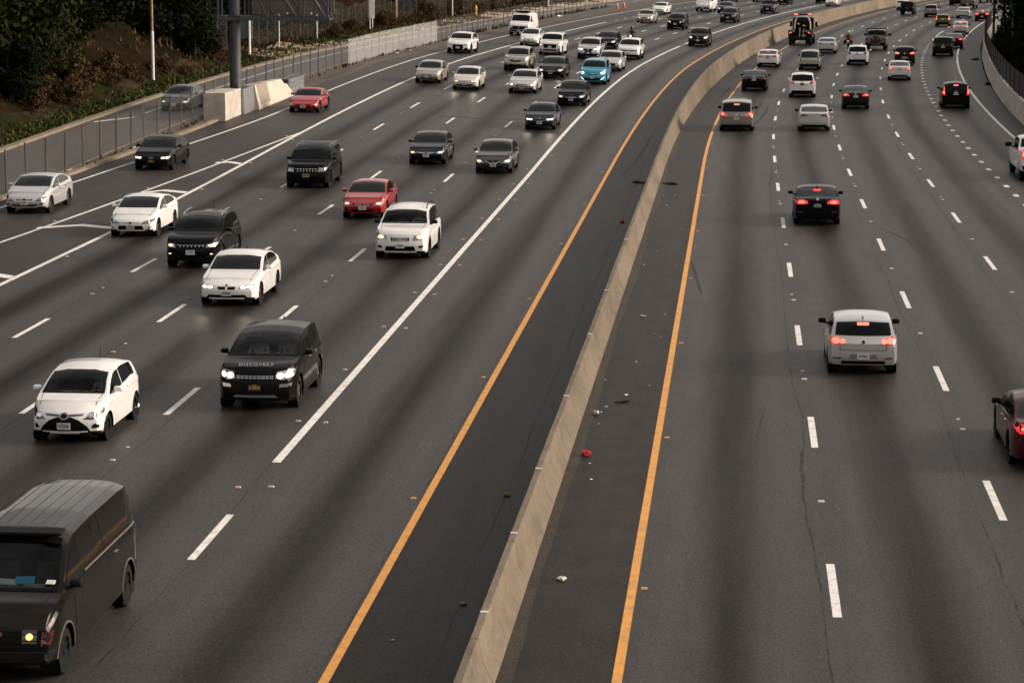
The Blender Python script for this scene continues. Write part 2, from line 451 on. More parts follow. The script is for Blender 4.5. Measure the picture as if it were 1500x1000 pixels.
# gutter strips by the median
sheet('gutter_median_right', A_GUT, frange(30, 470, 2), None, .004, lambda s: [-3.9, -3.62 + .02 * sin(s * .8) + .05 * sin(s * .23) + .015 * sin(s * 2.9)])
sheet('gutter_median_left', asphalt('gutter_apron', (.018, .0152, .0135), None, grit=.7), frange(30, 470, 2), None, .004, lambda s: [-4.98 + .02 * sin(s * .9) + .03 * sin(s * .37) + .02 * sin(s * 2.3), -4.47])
sheet('pavement_crack', mat('tar_repair', (.006, .006, .006), .8, var=.3), frange(30, 300, 1), None, .005, lambda s: [-5.0 + .02 * sin(s * .9) + .03 * sin(s * .37) + .02 * sin(s * 2.3) + .012 * sin(s * 7.1), -4.986 + .02 * sin(s * .9) + .03 * sin(s * .37) + .02 * sin(s * 2.3) + .012 * sin(s * 6.3)])

# painted lines
def solid(name, m, s0, s1, uf, w, dz=.004):
    f = uf if callable(uf) else (lambda s: uf)
    return kind(ribbon(name, m, frange(s0, s1, 2), None, dz + .003, None, lambda s: [f(s) - w / 2, f(s) + w / 2]), 'structure')
solid('yellow_edge_line', M_LINEY, 20, 600, -6.67, .17)
solid('yellow_edge_line', M_LINEY, 20, 600, -1.88, .17)
solid('white_carpool_line', M_LINEW, 56, 600, -10.6, .21)
solid('white_edge_line', M_LINEW, 60, 296, -25.6, .21, .005)
solid('white_edge_line', M_LINEW, 60, 600, E_edge, .15)
solid('white_edge_line', M_LINEW, 60, 149, E_gore, .15)
solid('white_edge_line', M_LINEW, 60, 600, 16.2 if False else (lambda s: 16.18 + .25 * sm(235, 330, s)), .19)
solid('white_edge_line', M_LINEW, 153, 420, -37.2, .12, .035)
solid('yellow_edge_line', mat('faded_yellow_paint', (.42, .25, .08), .7, var=.3), 100, 200, -33.55, .10, .035)
def dashes(name, u, s_start, cyc, ln, w, s0, s1):
    q = []
    s = s_start
    while s - cyc > s0: s -= cyc
    while s < s1:
        if s > s0:
            a, b = s - ln / 2, s + ln / 2
            j = random.uniform(-.02, .02)
            q.append([(a, u - w / 2 + j, .004), (a, u + w / 2 + j, .004), (b, u + w / 2 + j, .004), (b, u - w / 2 + j, .004)])
        s += cyc
    return kind(quads_sheet(name, M_LINEW, q), 'structure')
dashes('white_lane_dashes', 1.89, 45.75, 15.0, 3.85, .165, 30, 480)
dashes('white_lane_dashes', 5.62, 53.6, 14.98, 3.85, .165, 30, 480)
dashes('white_lane_dashes', 9.33, 48.3, 15.0, 3.85, .165, 30, 480)
dashes('white_lane_dashes', 12.88, 126.4, 4.33, 1.0, .24, 60, 280)
dashes('white_lane_dashes', 12.98, 285, 15, 3.85, .165, 296, 480)
solid('white_lane_line', M_LINEW, 283, 312, 12.95, .17)
dashes('white_lane_dashes', -10.6, 48.8, 15, 3.85, .165, 30, 56)
dashes('white_lane_dashes', -14.45, 63.4, 15.05, 3.85, .165, 30, 480)
dashes('white_lane_dashes', -18.2, 63.2, 15.25, 3.85, .165, 30, 480)
dashes('white_lane_dashes', -21.85, 75.0, 14.85, 3.85, .165, 30, 480)
dashes('white_lane_dashes', -25.6, 303, 6.5, 1.5, .165, 298, 480)
q = []
for a, b_, c_ in (((100.7, -28.95), (101.9, -27.4), (101.1, -25.75)), ((113.5, -28.0), (115.2, -26.95), (114.6, -25.75)), ((127.6, -27.1), (128.1, -26.45), (127.5, -25.75)), ((87.5, -29.3), (87.6, -27.6), (86.2, -25.75))):
    for p0, p1 in ((a, b_), (b_, c_)):
        q.append([(p0[0] - .35, p0[1], .006), (p0[0] + .35, p0[1], .006), (p1[0] + .35, p1[1], .006), (p1[0] - .35, p1[1], .006)])
kind(quads_sheet('white_gore_stripes', M_LINEW, q), 'structure')
kind(quads_sheet('white_gore_stripes', M_LINEW, [[(150, -37.2, .036), (150.7, -37.2, .036), (147.6, -38.9, .036), (147, -38.9, .036)]]), 'structure')
# dark transverse cracks and repairs
M_TAR = mat('tar_repair', (.018, .016, .016), .7, var=.3)
def crack(s0, u0, u1, w=.25, wig=.5):
    vs, fs = [], []
    n = 28
    for i in range(n + 1):
        t = i / n; u = u0 + (u1 - u0) * t
        s = s0 + wig * (sin(t * 9 + s0) * .5 + random.uniform(-.4, .4)); ww = w * random.uniform(.3, 1) * min(1, 6 * t, 6 * (1 - t)) + .02
        vs += [P(s - ww, u, .003), P(s + ww, u, .003)]
    for i in range(n): fs.append((2 * i, 2 * i + 1, 2 * i + 3, 2 * i + 2))
    kind(link('pavement_crack', mesh('pavement_crack', vs, fs), None, M_TAR), 'structure')
crack(157, -19.5, -13.2); crack(161, -16, -12.5, .15); crack(171, -35.0 + 4, -28.5, .3); crack(150, -30.2, -28.7, .3, .3)
crack(205, -6.4, -4.8, .5, 1.0); crack(198, -6.5, -5.4, .4, 1.2); crack(120.5, -5.2, -4.6, .3, .3); crack(214, -3.4, -2.1, .25, .6)

def skid(s0, u0, s1, u1, w=.16, bend=0.0):
    vs, fs = [], []; n = 20
    for i in range(n + 1):
        t = i / n; s = s0 + (s1 - s0) * t; u = u0 + (u1 - u0) * t + bend * sin(pi * t); ww = w / 2 * min(1, 5 * t + .2, 5 * (1 - t) + .2)
        vs += [P(s, u - ww, .0035), P(s, u + ww, .0035)]
    for i in range(n): fs.append((2 * i, 2 * i + 1, 2 * i + 3, 2 * i + 2))
    kind(link('skid_mark', mesh('skid_mark', vs, fs), None, M_SKID), 'structure')
M_SKID = mat('tyre_rubber_mark', (.021, .0185, .017), .8, var=.35, scale=2)
skid(84, -1.2, 93, -1.75, .12); skid(96, 6.9, 104, 5.9, .14, .3); skid(150, -1.0, 185, .6, .22, .5); skid(152, -.2, 178, 1.2, .18, .4); skid(112, -.6, 118, .5, .1)
skid(56, .3, 64, .75, .05); skid(170, -2.9, 200, -2.4, .2); skid(125, -5.9, 150, -5.4, .2, .2)

# raised pavement markers: one small wedge each
mk_me = {}
def marker_mesh(key, m1, m2):
    bm = bmesh.new()
    bmesh.ops.create_cube(bm, size=1)
    for v in bm.verts:
        v.co.x *= .10 if v.co.z < 0 else .085
        v.co.y *= .10 if v.co.z < 0 else .05
        v.co.z = 0 if v.co.z < 0 else .02
    bm.normal_update()
    for f in bm.faces: f.material_index = 1 if f.normal.y < -.3 or f.normal.y > .3 else 0
    me = from_bm('pavement_marker', bm); me.materials.append(m1); me.materials.append(m2)
    mk_me[key] = me
marker_mesh('w', mat('marker_white', (.62, .60, .56), .5), mat('marker_lens', (.42, .22, .17), .3))
marker_mesh('y', mat('marker_yellow', (.62, .36, .10), .5), mat('marker_amber', (.6, .25, .05), .3))
marker_mesh('p', mat('marker_pale', (.62, .60, .56), .5), mat('marker_pale_lens', (.55, .54, .5), .3))
def marker(key, s, u, label, group, sc=1.0):
    o = bpy.data.objects.new('pavement_marker', mk_me[key]); COL.objects.link(o)
    o.location = P(s, u, .003); o.rotation_euler = (0, 0, -tang(s)); o.scale = (sc * 1.15, sc * 1.15, sc)
    tag(o, label, 'road marker', group)
for k in range(25):
    s = 53.5 + 7.5 * k
    for du in (-.36, .36):
        if random.random() < .93: marker('w', s + random.uniform(-.2, .2), -10.6 + du, 'small reflective stud beside the wide white carpool line', 'studs beside the carpool line')
for k in range(13):
    marker('y', 37.6 + 15 * k, -6.95, 'small amber stud beside the left yellow line', 'studs beside the left yellow line')
    marker('y', 45.5 + 14.2 * k, -1.66, 'small amber stud beside the right yellow line', 'studs beside the right yellow line')
for (u, s0, lab, grp) in ((1.87, 53.1, 'small white stud between the dashes of the lane line nearest the median', 'studs on the innermost receding lane line'),
                          (5.60, 61.4, 'small white stud between the dashes of the second receding lane line', 'studs on the second receding lane line'),
                          (9.33, 70.6, 'small white stud between the dashes of the third receding lane line', 'studs on the third receding lane line')):
    for k in range(9):
        marker('p', s0 + 15 * k, u, lab, grp, 1.15)
        if random.random() < .7: marker('p', s0 + 15 * k + 1.3, u + random.uniform(-.05, .05), lab, grp, .8)
for (u, s0, lab, grp) in ((-14.45, 55.9, 'small white stud between the dashes left of the carpool lane', 'studs on the first oncoming lane line'),
                          (-18.2, 70.8, 'small white stud between the dashes of the middle oncoming lane line', 'studs on the middle oncoming lane line'),
                          (-21.85, 82.4, 'small white stud between the dashes of the outer oncoming lane line', 'studs on the outer oncoming lane line')):
    for k in range(8):
        marker('w', s0 + 15.1 * k, u, lab, grp)
        if random.random() < .5: marker('p', s0 + 15.1 * k + 1.5, u, lab, grp, .7)
for k in range(5): marker('p', 92 + 12 * k, -25.6 + .28, 'small white stud beside the solid line of the gore', 'studs beside the gore line')
for k in range(5): marker('p', 90 + 13 * k, E_gore(90 + 13 * k) - .26, 'small white stud beside the slanting merge line', 'studs beside the merge line')
# ------------------------------------------------------------------ median barrier
def barrier_mat():
    m, t, b = new_mat('median_concrete'); N = NT(m)
    uv = t.nodes.new('ShaderNodeUVMap'); uv.uv_map = 'UVMap'
    tc = t.nodes.new('ShaderNodeTexCoord')
    sp = t.nodes.new('ShaderNodeSeparateXYZ'); t.links.new(uv.outputs[0], sp.inputs[0])
    v, s = sp.outputs[0], sp.outputs[1]
    drip = N.noise(N.vec(N.m('MULTIPLY', v, .25), N.m('MULTIPLY', s, 2.6)), 2.2, 6, .7)
    scuff = N.noise(N.vec(N.m('MULTIPLY', v, 9.0), N.m('MULTIPLY', s, .35)), 1.0, 5, .7)
    blot = N.noise(N.vec(N.m('MULTIPLY', v, 1.2), N.m('MULTIPLY', s, 1.1)), 1.3, 7, .7)
    fine = N.noise(tc.outputs['Object'], 26, 4, .7)
    c = N.mix(N.rng(drip, .46, .72, 0, .45), (.150, .118, .080, 1), (.066, .049, .032, 1))
    c = N.mix(N.rng(blot, .42, .66, 0, .6), c, (.20, .162, .116, 1))
    c = N.mix(1.0, c, N.rng(fine, .3, .7, .72, 1.26), 'MULTIPLY')
    c = N.mix(N.rng(scuff, .60, .74, 0, .55), c, (.05, .042, .036, 1))
    grime = N.noise(N.vec(N.m('MULTIPLY', v, .6), N.m('MULTIPLY', s, .22)), 1.0, 6, .75)
    c = N.mix(N.rng(grime, .48, .66, 0, .6), c, (.055, .042, .030, 1))
    panel = t.nodes.new('ShaderNodeTexWhiteNoise'); panel.noise_dimensions = '1D'
    t.links.new(N.m('FLOOR', N.m('DIVIDE', s, 6.5)), panel.inputs['W'])
    c = N.mix(1.0, c, N.rng(panel.outputs['Value'], 0, 1, .82, 1.14), 'MULTIPLY')
    jo = N.m('LESS_THAN', N.m('FRACT', N.m('DIVIDE', s, 6.5)), .011)
    c = N.mix(N.m('MULTIPLY', jo, .7), c, (.05, .04, .03, 1))
    t.links.new(c, b.inputs['Base Color']); b.inputs['Roughness'].default_value = .9
    bp = t.nodes.new('ShaderNodeBump'); bp.inputs['Strength'].default_value = .4; bp.inputs['Distance'].default_value = .02
    t.links.new(fine, bp.inputs['Height']); t.links.new(bp.outputs[0], b.inputs['Normal'])
    return m
M_MED = barrier_mat()
def swept(name, m, ss, prof, parent=None):
    """prof(s) -> [(u, z_world)], v along the profile"""
    vs, fs, uvs = [], [], []
    for s in ss:
        pr = prof(s); v = 0; last = None
        for (u, z) in pr:
            x, y = xy(s, u)
            if last: v += sqrt((u - last[0]) ** 2 + (z - last[1]) ** 2)
            last = (u, z); vs.append((x, y, z)); uvs.append((v, s))
    n = len(pr)
    for i in range(len(ss) - 1):
        for j in range(n - 1): fs.append((i * n + j, (i + 1) * n + j, (i + 1) * n + j + 1, i * n + j + 1))
    fs.append(tuple(range(n))); fs.append(tuple(reversed([(len(ss) - 1) * n + j for j in range(n)])))
    me = mesh(name, vs, fs, True, 28)
    ul = me.uv_layers.new(name='UVMap')
    for l in me.loops: ul.data[l.index].uv = uvs[l.vertex_index]
    return link(name, me, parent, m)
def bar_prof(s):
    a = sm(128, 205, s); jt = .012 * sin(s * 1.7) + .010 * sin(s * .61)
    top = (.78 + .66 * a) * 1.0 + jt * .6
    zl = zs(s, -4.7)
    return [(-3.86, -.03), (-3.87, .09), (-4.02, .36), (-4.10 + jt * .3, top - .015), (-4.115, top), (-4.235, top), (-4.25, top - .015), (-4.33, zl + .32), (-4.49, zl + .08), (-4.50, zl - .03)]
b_ = swept('median_barrier', M_MED, frange(20, 130, 1.5) + frange(131, 480, 1.5) + frange(484, 900, 8), bar_prof)
tag(b_, 'long stained concrete median barrier curving between the two carriageways', 'barrier')
for i, s in enumerate((40.6, 46.2, 52.0, 60.5, 70.2, 79, 92.5)):
    bm = bmesh.new(); bm_box(bm, (0, 0, 0), (.12, .10, .012), bevel=.003)
    o = link('top_reflector', from_bm('top_reflector', bm), b_, M_WHITEMETAL)
    tz = bar_prof(s)[4][1]; x, y = xy(s, -4.175); o.location = (x, y, tz + .008)

# right-hand wall with fence
wall_s = frange(100, 150, 5) + frange(153, 330, 3)
def wu(s): return 17.62 + .95 * sm(150, 250, s) + .55 * sm(250, 330, s)
w_ = swept('parapet_wall', M_CONC, wall_s, lambda s: [(wu(s), -.05), (wu(s) + .06, .25), (wu(s) + .14, 1.22), (wu(s) + .38, 1.22), (wu(s) + .42, -.05)])
tag(w_, 'pale grey concrete wall along the right shoulder under a dark fence', 'wall')
def fence(name, label, uf, ss, h, mat_, post_m, post_r, group=None, z0=0.0, step=None, lean=.0, toprail=False):
    zz = z0 if callable(z0) else (lambda s: z0)
    root = empty(name, P(ss[0], uf(ss[0]), zz(ss[0]))); tag(root, label, 'fence', group)
    base = root.location.copy()
    vs, fs, uvs = [], [], []; dist = 0; last = None
    for s in frange(ss[0], ss[-1], 1.5):
        p = P(s, uf(s), 0); p.z += zz(s)
        if last is not None: dist += (p - last).length
        last = p
        vs += [p - base + Vector((0, 0, .04)), p - base + Vector((0, 0, h))]; uvs += [(dist, 0), (dist, h)]
    for i in range(len(vs) // 2 - 1): fs.append((2 * i, 2 * i + 2, 2 * i + 3, 2 * i + 1))
    me = mesh('mesh_panel', vs, fs); ul = me.uv_layers.new(name='UVMap')
    for l in me.loops: ul.data[l.index].uv = uvs[l.vertex_index]
    link('mesh_panel', me, root, mat_)
    rr = random.Random(3)
    for s in ss:
        bm = bmesh.new(); b0 = P(s, uf(s), 0); b0.z += zz(s); b0 = b0 - base
        hh = h + rr.uniform(-.03, .10)
        bm_rod(bm, b0 + Vector((0, 0, -.1)), b0 + Vector((rr.uniform(-lean, lean), rr.uniform(-lean, lean), hh)), post_r, 7)
        link('post', from_bm('post', bm, True), root, post_m)
    return root, base
fence('chain_link_fence', 'black chain link fence standing on top of the concrete wall at right', lambda s: wu(s) + .27, frange(130, 300, 5), 1.5, M_LINKD, M_BLACK, .035, z0=1.2)

# fence between the oncoming road and the ramp
def fu(s): return -32.75 - .9 * (1 - sm(108, 135, s)) - .6 * sm(225, 260, s) - 1.6 * sm(255, 345, s)
fr, fbase = fence('chain_link_fence', 'long chain link fence with thin leaning posts between freeway and ramp', fu, frange(112, 150, 2.9) + frange(153, 345, 2.95), 1.95, M_LINK, M_POST, .036, lean=.09, z0=0.0)
vs, fs = [], []
for s in frange(196.5, 236, 1.5):
    p = P(s, fu(s) + .04, 0) - fbase; vs += [p + Vector((0, 0, .05)), p + Vector((0, 0, 1.9))]
for i in range(len(vs) // 2 - 1): fs.append((2 * i, 2 * i + 2, 2 * i + 3, 2 * i + 1))
link('privacy_screen', mesh('privacy_screen', vs, fs), fr, M_SCREEN)
# kerb of the dirt strip
k_ = swept('kerb', mat('kerb_concrete', (.17, .135, .097), .9, var=.25, scale=2, bump=.3), frange(90, 152, 2), lambda s: [(kerb_u(s) + .10, zs(s, kerb_u(s)) - .02), (kerb_u(s) + .07, zs(s, kerb_u(s)) + .13), (kerb_u(s) - .25, zs(s, kerb_u(s)) + .14), (kerb_u(s) - .3, zs(s, kerb_u(s)) - .02)])
kind(k_, 'structure')
k2 = swept('kerb', MATS['kerb_concrete'], frange(90, 230, 2), lambda s: [(-39.28, zs(s, -39) + .0), (-39.32, zs(s, -39) + .15), (-39.75, zs(s, -39) + .16), (-39.8, zs(s, -39) - .1)])
kind(k2, 'structure')
# sandy drift on the merge shoulder further up the road
kind(ribbon('dirt_drift', A_DIRT, frange(160, 400, 2), None, .003, None, lambda s: [-33.0, -30.9 + .25 * sin(s * .21) + .12 * sin(s * .9)]), 'structure')

# ------------------------------------------------------------------ gantry, its block and cushion
gz = zs(154, -32)
def block_mesh(ss, prof): return swept('x', M_CONC, ss, prof)
o = swept('gantry_foundation_block', M_CONC, [149.0, 149.06, 153.4, 153.46], lambda s: [(-31.2, zs(151, -31) - .05), (-31.2, zs(151, -31) + 1.50), (-31.24, zs(151, -31) + 1.54), (-32.5, zs(151, -31) + 1.54), (-32.54, zs(151, -31) + 1.50), (-32.54, zs(151, -31) - .05)])
tag(o, 'square concrete block at the near foot of the gantry column', 'concrete block')
def bb(s):
    t = sm(153.6, 167, s); z = zs(s, -31); e = sm(164.5, 167, s)
    top = z + 1.46 - .25 * t - .45 * e
    return [(-30.72, z - .05), (-30.76, z + .25), (-31.02 - .12 * e, top - .03), (-31.06 - .1 * e, top), (-31.5 - .3 * (1 - t), top), (-31.56 - .3 * (1 - t), top - .04), (-32.1 + .2 * t, z + .2), (-32.15 + .2 * t, z - .05)]
o = swept('gantry_barrier', mat('pale_concrete', (.46, .41, .34), .88, var=.16, scale=1.1, bump=.2), frange(156.6, 167.2, .35), bb)
tag(o, 'pale sloping concrete barrier behind the gantry column with patched panel', 'barrier')
o2 = swept('patch', mat('patched_concrete', (.25, .215, .175), .9, var=.12), frange(157.2, 160.2, .5), lambda s: [(bb(s)[1][0] + .012, bb(s)[1][1] + .0), (bb(s)[2][0] + .012, bb(s)[2][1] + .02), (bb(s)[3][0], bb(s)[3][1] + .012), (-31.5, bb(s)[3][1] + .012), (-31.5, bb(s)[3][1] - .1), (bb(s)[1][0] - .2, bb(s)[1][1])], o)
o3 = swept('galvanised_plate', M_GALV, [153.5, 156.55], lambda s: [(-31.0, zs(s, -31) - .02), (-31.06, zs(s, -31) + 1.40), (-31.16, zs(s, -31) + 1.42), (-31.16, zs(s, -31) - .02)], o)
for (rs, ru) in ():
    pass
# crash cushion of stacked corrugated rails
root = empty('crash_cushion', P(169.5, -31.3, 0)); tag(root, 'galvanised crash cushion of ribbed steel rails beyond the pale barrier', 'crash cushion')
def wbeam(u, zc, s0, s1, side):
    prof = [(0, -.155), (.0, -.14), (.08, -.09), (.08, -.05), (0, -.015), (0, .015), (.08, .05), (.08, .09), (0, .14), (0, .155), (-.02, .155), (-.02, -.155)]
    o = swept('rail', M_GALV, [s0, s1], lambda s: [(u + side * a, zs(s, u) + zc + b) for a, b in (prof if side > 0 else prof)])
    o.parent = root; o.matrix_parent_inverse = root.matrix_basis.inverted(); return o
for zc in (.20, .52, .84):
    for (a, b) in ((167.3, 169.6), (169.4, 172.4)):
        wbeam(-31.05 - (.0 if a < 168 else .05), zc, a, b, 1); wbeam(-31.75, zc, a, b, -1)
o = swept('top_cover', M_STEEL, [167.4, 172.2], lambda s: [(-31.03, zs(s, -31) + .93), (-31.03, zs(s, -31) + 1.0), (-31.8, zs(s, -31) + 1.0), (-31.8, zs(s, -31) + .93)])
o.parent = root; o.matrix_parent_inverse = root.matrix_basis.inverted()
# column and truss
gx, gy = xy(154.9, -31.85); gz = zs(155, -31.9)
root = empty('sign_gantry', (gx, gy, gz), (0, 0, -tang(155))); tag(root, 'grey steel cantilever sign gantry seen from behind on a round column', 'sign gantry')
bm = bmesh.new(); bm_rod(bm, (0, 0, -.3), (0, 0, 9.6), .335, 28)
for z in (1.15, 3.35, 4.6): bm_rod(bm, (0, 0, z), (0, 0, z + .02), .342, 28)
bm_box(bm, (.12, -.33, 1.5), (.2, .05, .32), bevel=.02)
link('column', from_bm('column', bm, True), root, M_STEEL)
x0, x1, zb, zt = -.9, 5.75, 5.42, 8.6
bm = bmesh.new()
for yy in (-.55, .45):
    bm_box(bm, ((x0 + x1) / 2, yy, zb), (x1 - x0, .16, .20), bevel=.02); bm_box(bm, ((x0 + x1) / 2, yy, zt), (x1 - x0, .16, .20), bevel=.02)
for x in (x0 + .05, .75, x0 + 2.65, x0 + 3.0, 3.95, 4.2, x1 - .15):
    for yy in ((-.55, .45) if x < 1 or x > 5 else (-.55,)): bm_box(bm, (x, yy, (zb + zt) / 2), (.09, .09, zt - zb - .2))
for i in range(8):
    x = x0 + .3 + i * .9; bm_box(bm, (x, -.05, zb), (.07, 1.0, .1))
link('truss_chord', from_bm('truss_chord', bm), root, M_STEEL)
for (xa, xb) in ((.95, 2.05), (2.35, 3.75), (4.05, 5.45)):
    bm = bmesh.new(); bm_rod(bm, (xa, -.55, zt - .8), (xb, -.55, zb + .1), .075, 8); bm_rod(bm, (xa + .25, .42, zt - .8), (xb + .25, .42, zb + .1), .05, 8)
    link('diagonal_brace', from_bm('diagonal_brace', bm, True), root, M_STEEL)
bm = bmesh.new(); bm_box(bm, (3.35, .62, 7.1), (4.9, .06, 2.9)); 
for i in range(6): bm_box(bm, (1.2 + i * .86, .57, 7.1), (.05, .05, 2.9))
for z in (5.9, 6.5, 7.2): bm_box(bm, (3.35, .56, z), (4.9, .04, .05))
link('sign_panel', from_bm('sign_panel', bm), root, mat('sign_back', (.17, .15, .135), .6, .2, var=.15))
bm = bmesh.new(); bm_box(bm, (2.4, -.06, zb + .16), (6.4, .75, .05))
link('walkway', from_bm('walkway', bm), root, M_STEEL)
bm = bmesh.new()
for x in (1.9, 3.2, 4.6): bm_rod(bm, (x, -.5, zb + .3), (x + .06, -.5, zb + .34), .06, 8)
link('sign_lamp', from_bm('sign_lamp', bm), root, M_WHITEMETAL)

# ------------------------------------------------------------------ poles and signs on the verge
def pole(name, label, cat, s, u, h, r, m, extra=None, lean=(0, 0), hz=None):
    p = P(s, u, hill(s, u) - .08); root = empty(name, p, (0, 0, -tang(s))); tag(root, label, cat)
    bm = bmesh.new(); bm_rod(bm, (0, 0, -.2), (lean[0], lean[1], h), r, 12, r * .8)
    link('post', from_bm('post', bm, True), root, m)
    if extra: extra(root)
    return root
def lower_pole(root):
    bm = bmesh.new(); bm_rod(bm, (0, 0, 0), (0, 0, 3.6), .118, 12, .11); link('painted_base', from_bm('painted_base', bm, True), root, M_WHITEMETAL)
def sign_box(root):
    lower_pole(root)
    bm = bmesh.new(); bm_box(bm, (-.05, .25, 6.5), (2.75, .22, .68), bevel=.02); link('sign_box', from_bm('sign_box', bm), root, M_WHITEMETAL)
pole('utility_pole', 'tall tan pole with pale base and white sign box before dark trees', 'pole', 174, -42.3, 14, .10, M_WOOD, sign_box)
pole('utility_pole', 'tan wooden pole behind the gantry column beside a grey sign', 'pole', 197.4, -41.9, 12, .14, M_WOOD)
def grey_sign(root):
    bm = bmesh.new(); bm_box(bm, (-.45, .12, 2.25), (1.35, .04, 1.75), bevel=.01); link('sign_panel', from_bm('sign_panel', bm), root, mat('grey_sign_back', (.19, .20, .21), .5, .3))
pole('sign_post', 'white post carrying a plain grey sign back by the dirt drive', 'sign', 203.4, -42.5, 3.0, .11, M_WHITEPAINT, grey_sign)
pole('utility_pole', 'slim grey pole rising behind the right end of the gantry truss', 'pole', 231.4, -43.5, 9, .11, M_GALV)
pole('utility_pole', 'thin white marker pole among dark trees by the dirt drive', 'pole', 216.7, -43.3, 4.6, .06, M_WHITEMETAL)
def white_sign(root):
    bm = bmesh.new(); bm_box(bm, (-.1, .1, 2.6), (.55, .05, 2.7), Matrix.Rotation(radians(10), 4, 'Z'), .01); link('sign_panel', from_bm('sign_panel', bm), root, M_WHITEPAINT)
    bm = bmesh.new(); bm_rod(bm, (-.28, .1, -.1), (-.28, .1, 1.4), .05); link('post', from_bm('post', bm), root, M_WHITEPAINT)
pole('roadside_sign', 'tall narrow white sign turned almost edge on beside the ramp', 'sign', 255.3, -43.7, 1.5, .05, M_WHITEPAINT, white_sign)
pole('utility_pole', 'dark tan wooden pole behind the tall narrow white sign', 'pole', 276, -46.2, 10, .15, M_WOOD)
pole('light_pole', 'pale metal pole standing beyond the fence above the white sport utility', 'pole', 295.6, -44.3, 9, .12, M_GALV)
pole('light_pole', 'pale metal pole far along the ramp near the top edge', 'pole', 341.4, -42.4, 9, .13, M_GALV)
def hyd(root):
    bm = bmesh.new(); bm_rod(bm, (0, 0, .9), (0, 0, 1.25), .17, 12, .10); bm_rod(bm, (-.2, 0, .7), (.2, 0, .7), .08); link('cap', from_bm('cap', bm, True), root, M_LINEY)
pole('yellow_marker', 'short yellow hydrant like post on the verge past the fence', 'marker post', 302.6, -43.0, 1.0, .13, mat('yellow_enamel', (.62, .34, .04), .4), hyd)
# fence at the foot of the far hillside
def hz_(uf): return lambda s: hill(s, uf(s)) - .05
f1 = lambda s: -45.2 - .9 * sm(235, 280, s)
fence('hillside_fence', 'tall pale chain link fence at the foot of the brown hillside', f1, frange(214, 300, 3.0), 2.5, M_LINKF, M_POST, .03, z0=hz_(f1))
f2 = lambda s: -44.6 - .04 * (s - 300)
fence('hillside_fence', 'far tall fence above the ramp running to the top edge', f2, frange(303, 420, 3.3), 3.0, M_LINKF, M_POST, .03, z0=hz_(f2))
f3 = lambda s: -45.4
fence('hillside_fence', 'short stretch of old fence left of the gantry column', f3, frange(190, 207, 3.0), 2.6, M_LINKF, M_POST, .035, z0=hz_(f3))
# sandy drive
kind(ribbon('dirt_drive', mat('sandy_soil', (.22, .16, .115), .95, var=.3, scale=1, bump=.6), frange(203, 222, 1), None, .07, hill, lambda s: [-39.5 - (s - 203) * .1 - 3.4, -39.8 - (s - 203) * .03]), 'structure')
kind(ribbon('verge_strip', M_VERGE, frange(100, 420, 3), None, .03, hill, lambda s: [-43.2, -41.5, -39.78]), 'structure')
kind(ribbon('sidewalk', mat('sandy_walk', (.30, .23, .17), .95, var=.25, scale=1, bump=.4), frange(205, 430, 3), None, .06, hill, lambda s: [-41.6 - .9 * sm(240, 300, s), -39.4]), 'structure')
# posts and green sign on the right
for i, (s, u, lab) in enumerate(((289, 19.7, 'dark steel sign post nearer the road at the top right'), (289, 20.75, 'dark steel sign post next to the green sign edge'))):
    p = P(s, u, .1); root = empty('sign_post', p, (0, 0, -tang(s))); tag(root, lab, 'sign post')
    bm = bmesh.new(); bm_box(bm, (0, 0, 4), (.26, .26, 8.4), bevel=.02); link('post', from_bm('post', bm), root, mat('dark_steel', (.012, .011, .011), .6))
    bm = bmesh.new(); bm_box(bm, (0, 0, .12), (.5, .5, .1), bevel=.01); link('base_plate', from_bm('base_plate', bm), root, M_STEEL)
p = P(270, 21.6, 3.2); root = empty('roadside_sign', p, (0, 0, -tang(270))); tag(root, 'dark green sign panel in the shade behind two posts', 'sign')
bm = bmesh.new(); bm_box(bm, (1.4, 0, 1.2), (3.4, .06, 2.6), bevel=.01); link('sign_panel', from_bm('sign_panel', bm), root, mat('dark_sign_green', (.012, .05, .025), .5))
bm = bmesh.new(); bm_rod(bm, (.1, .08, -3.4), (.1, .08, 2.4), .07); bm_rod(bm, (2.7, .08, -3.4), (2.7, .08, 2.4), .07); link('post', from_bm('post', bm), root, M_STEEL)

# ------------------------------------------------------------------ vegetation
def rand_dir(r):
    z = r.uniform(-1, 1); a = r.uniform(0, 2 * pi); q = sqrt(1 - z * z); return Vector((q * cos(a), q * sin(a), z))
def crown_mesh(seed, lobes, rad, hgt, n, leaf):
    r = random.Random(seed); vs, fs = [], []
    L = []
    for i in range(lobes):
        a = r.uniform(0, 2 * pi); d = rad * sqrt(r.uniform(0, .6)); z = hgt * r.uniform(.18, .86)
        k = 1 - .55 * abs(z / hgt - .45)
        L.append((Vector((d * cos(a) * k, d * sin(a) * k, z)), rad * r.uniform(.32, .58) * k))
    for i in range(n):
        c, q = L[r.randrange(lobes)]; d = rand_dir(r)
        p = c + d * q * (r.uniform(.35, 1.0) ** .4) * r.uniform(.92, 1.12); p.z = max(p.z, .15)
        nrm = (d + rand_dir(r) * .9).normalized(); t1 = nrm.orthogonal().normalized(); t1.rotate(Matrix.Rotation(r.uniform(0, 6.3), 3, nrm)); t2 = nrm.cross(t1)
        s1 = leaf * r.uniform(.5, 1.3); s2 = s1 * r.uniform(.3, .7); b = len(vs)
        vs += [p - t1 * s1, p + t2 * s2, p + t1 * s1 * r.uniform(.7, 1.2), p - t2 * s2]; fs.append((b, b + 1, b + 2, b + 3))
    return mesh('crown', vs, fs)
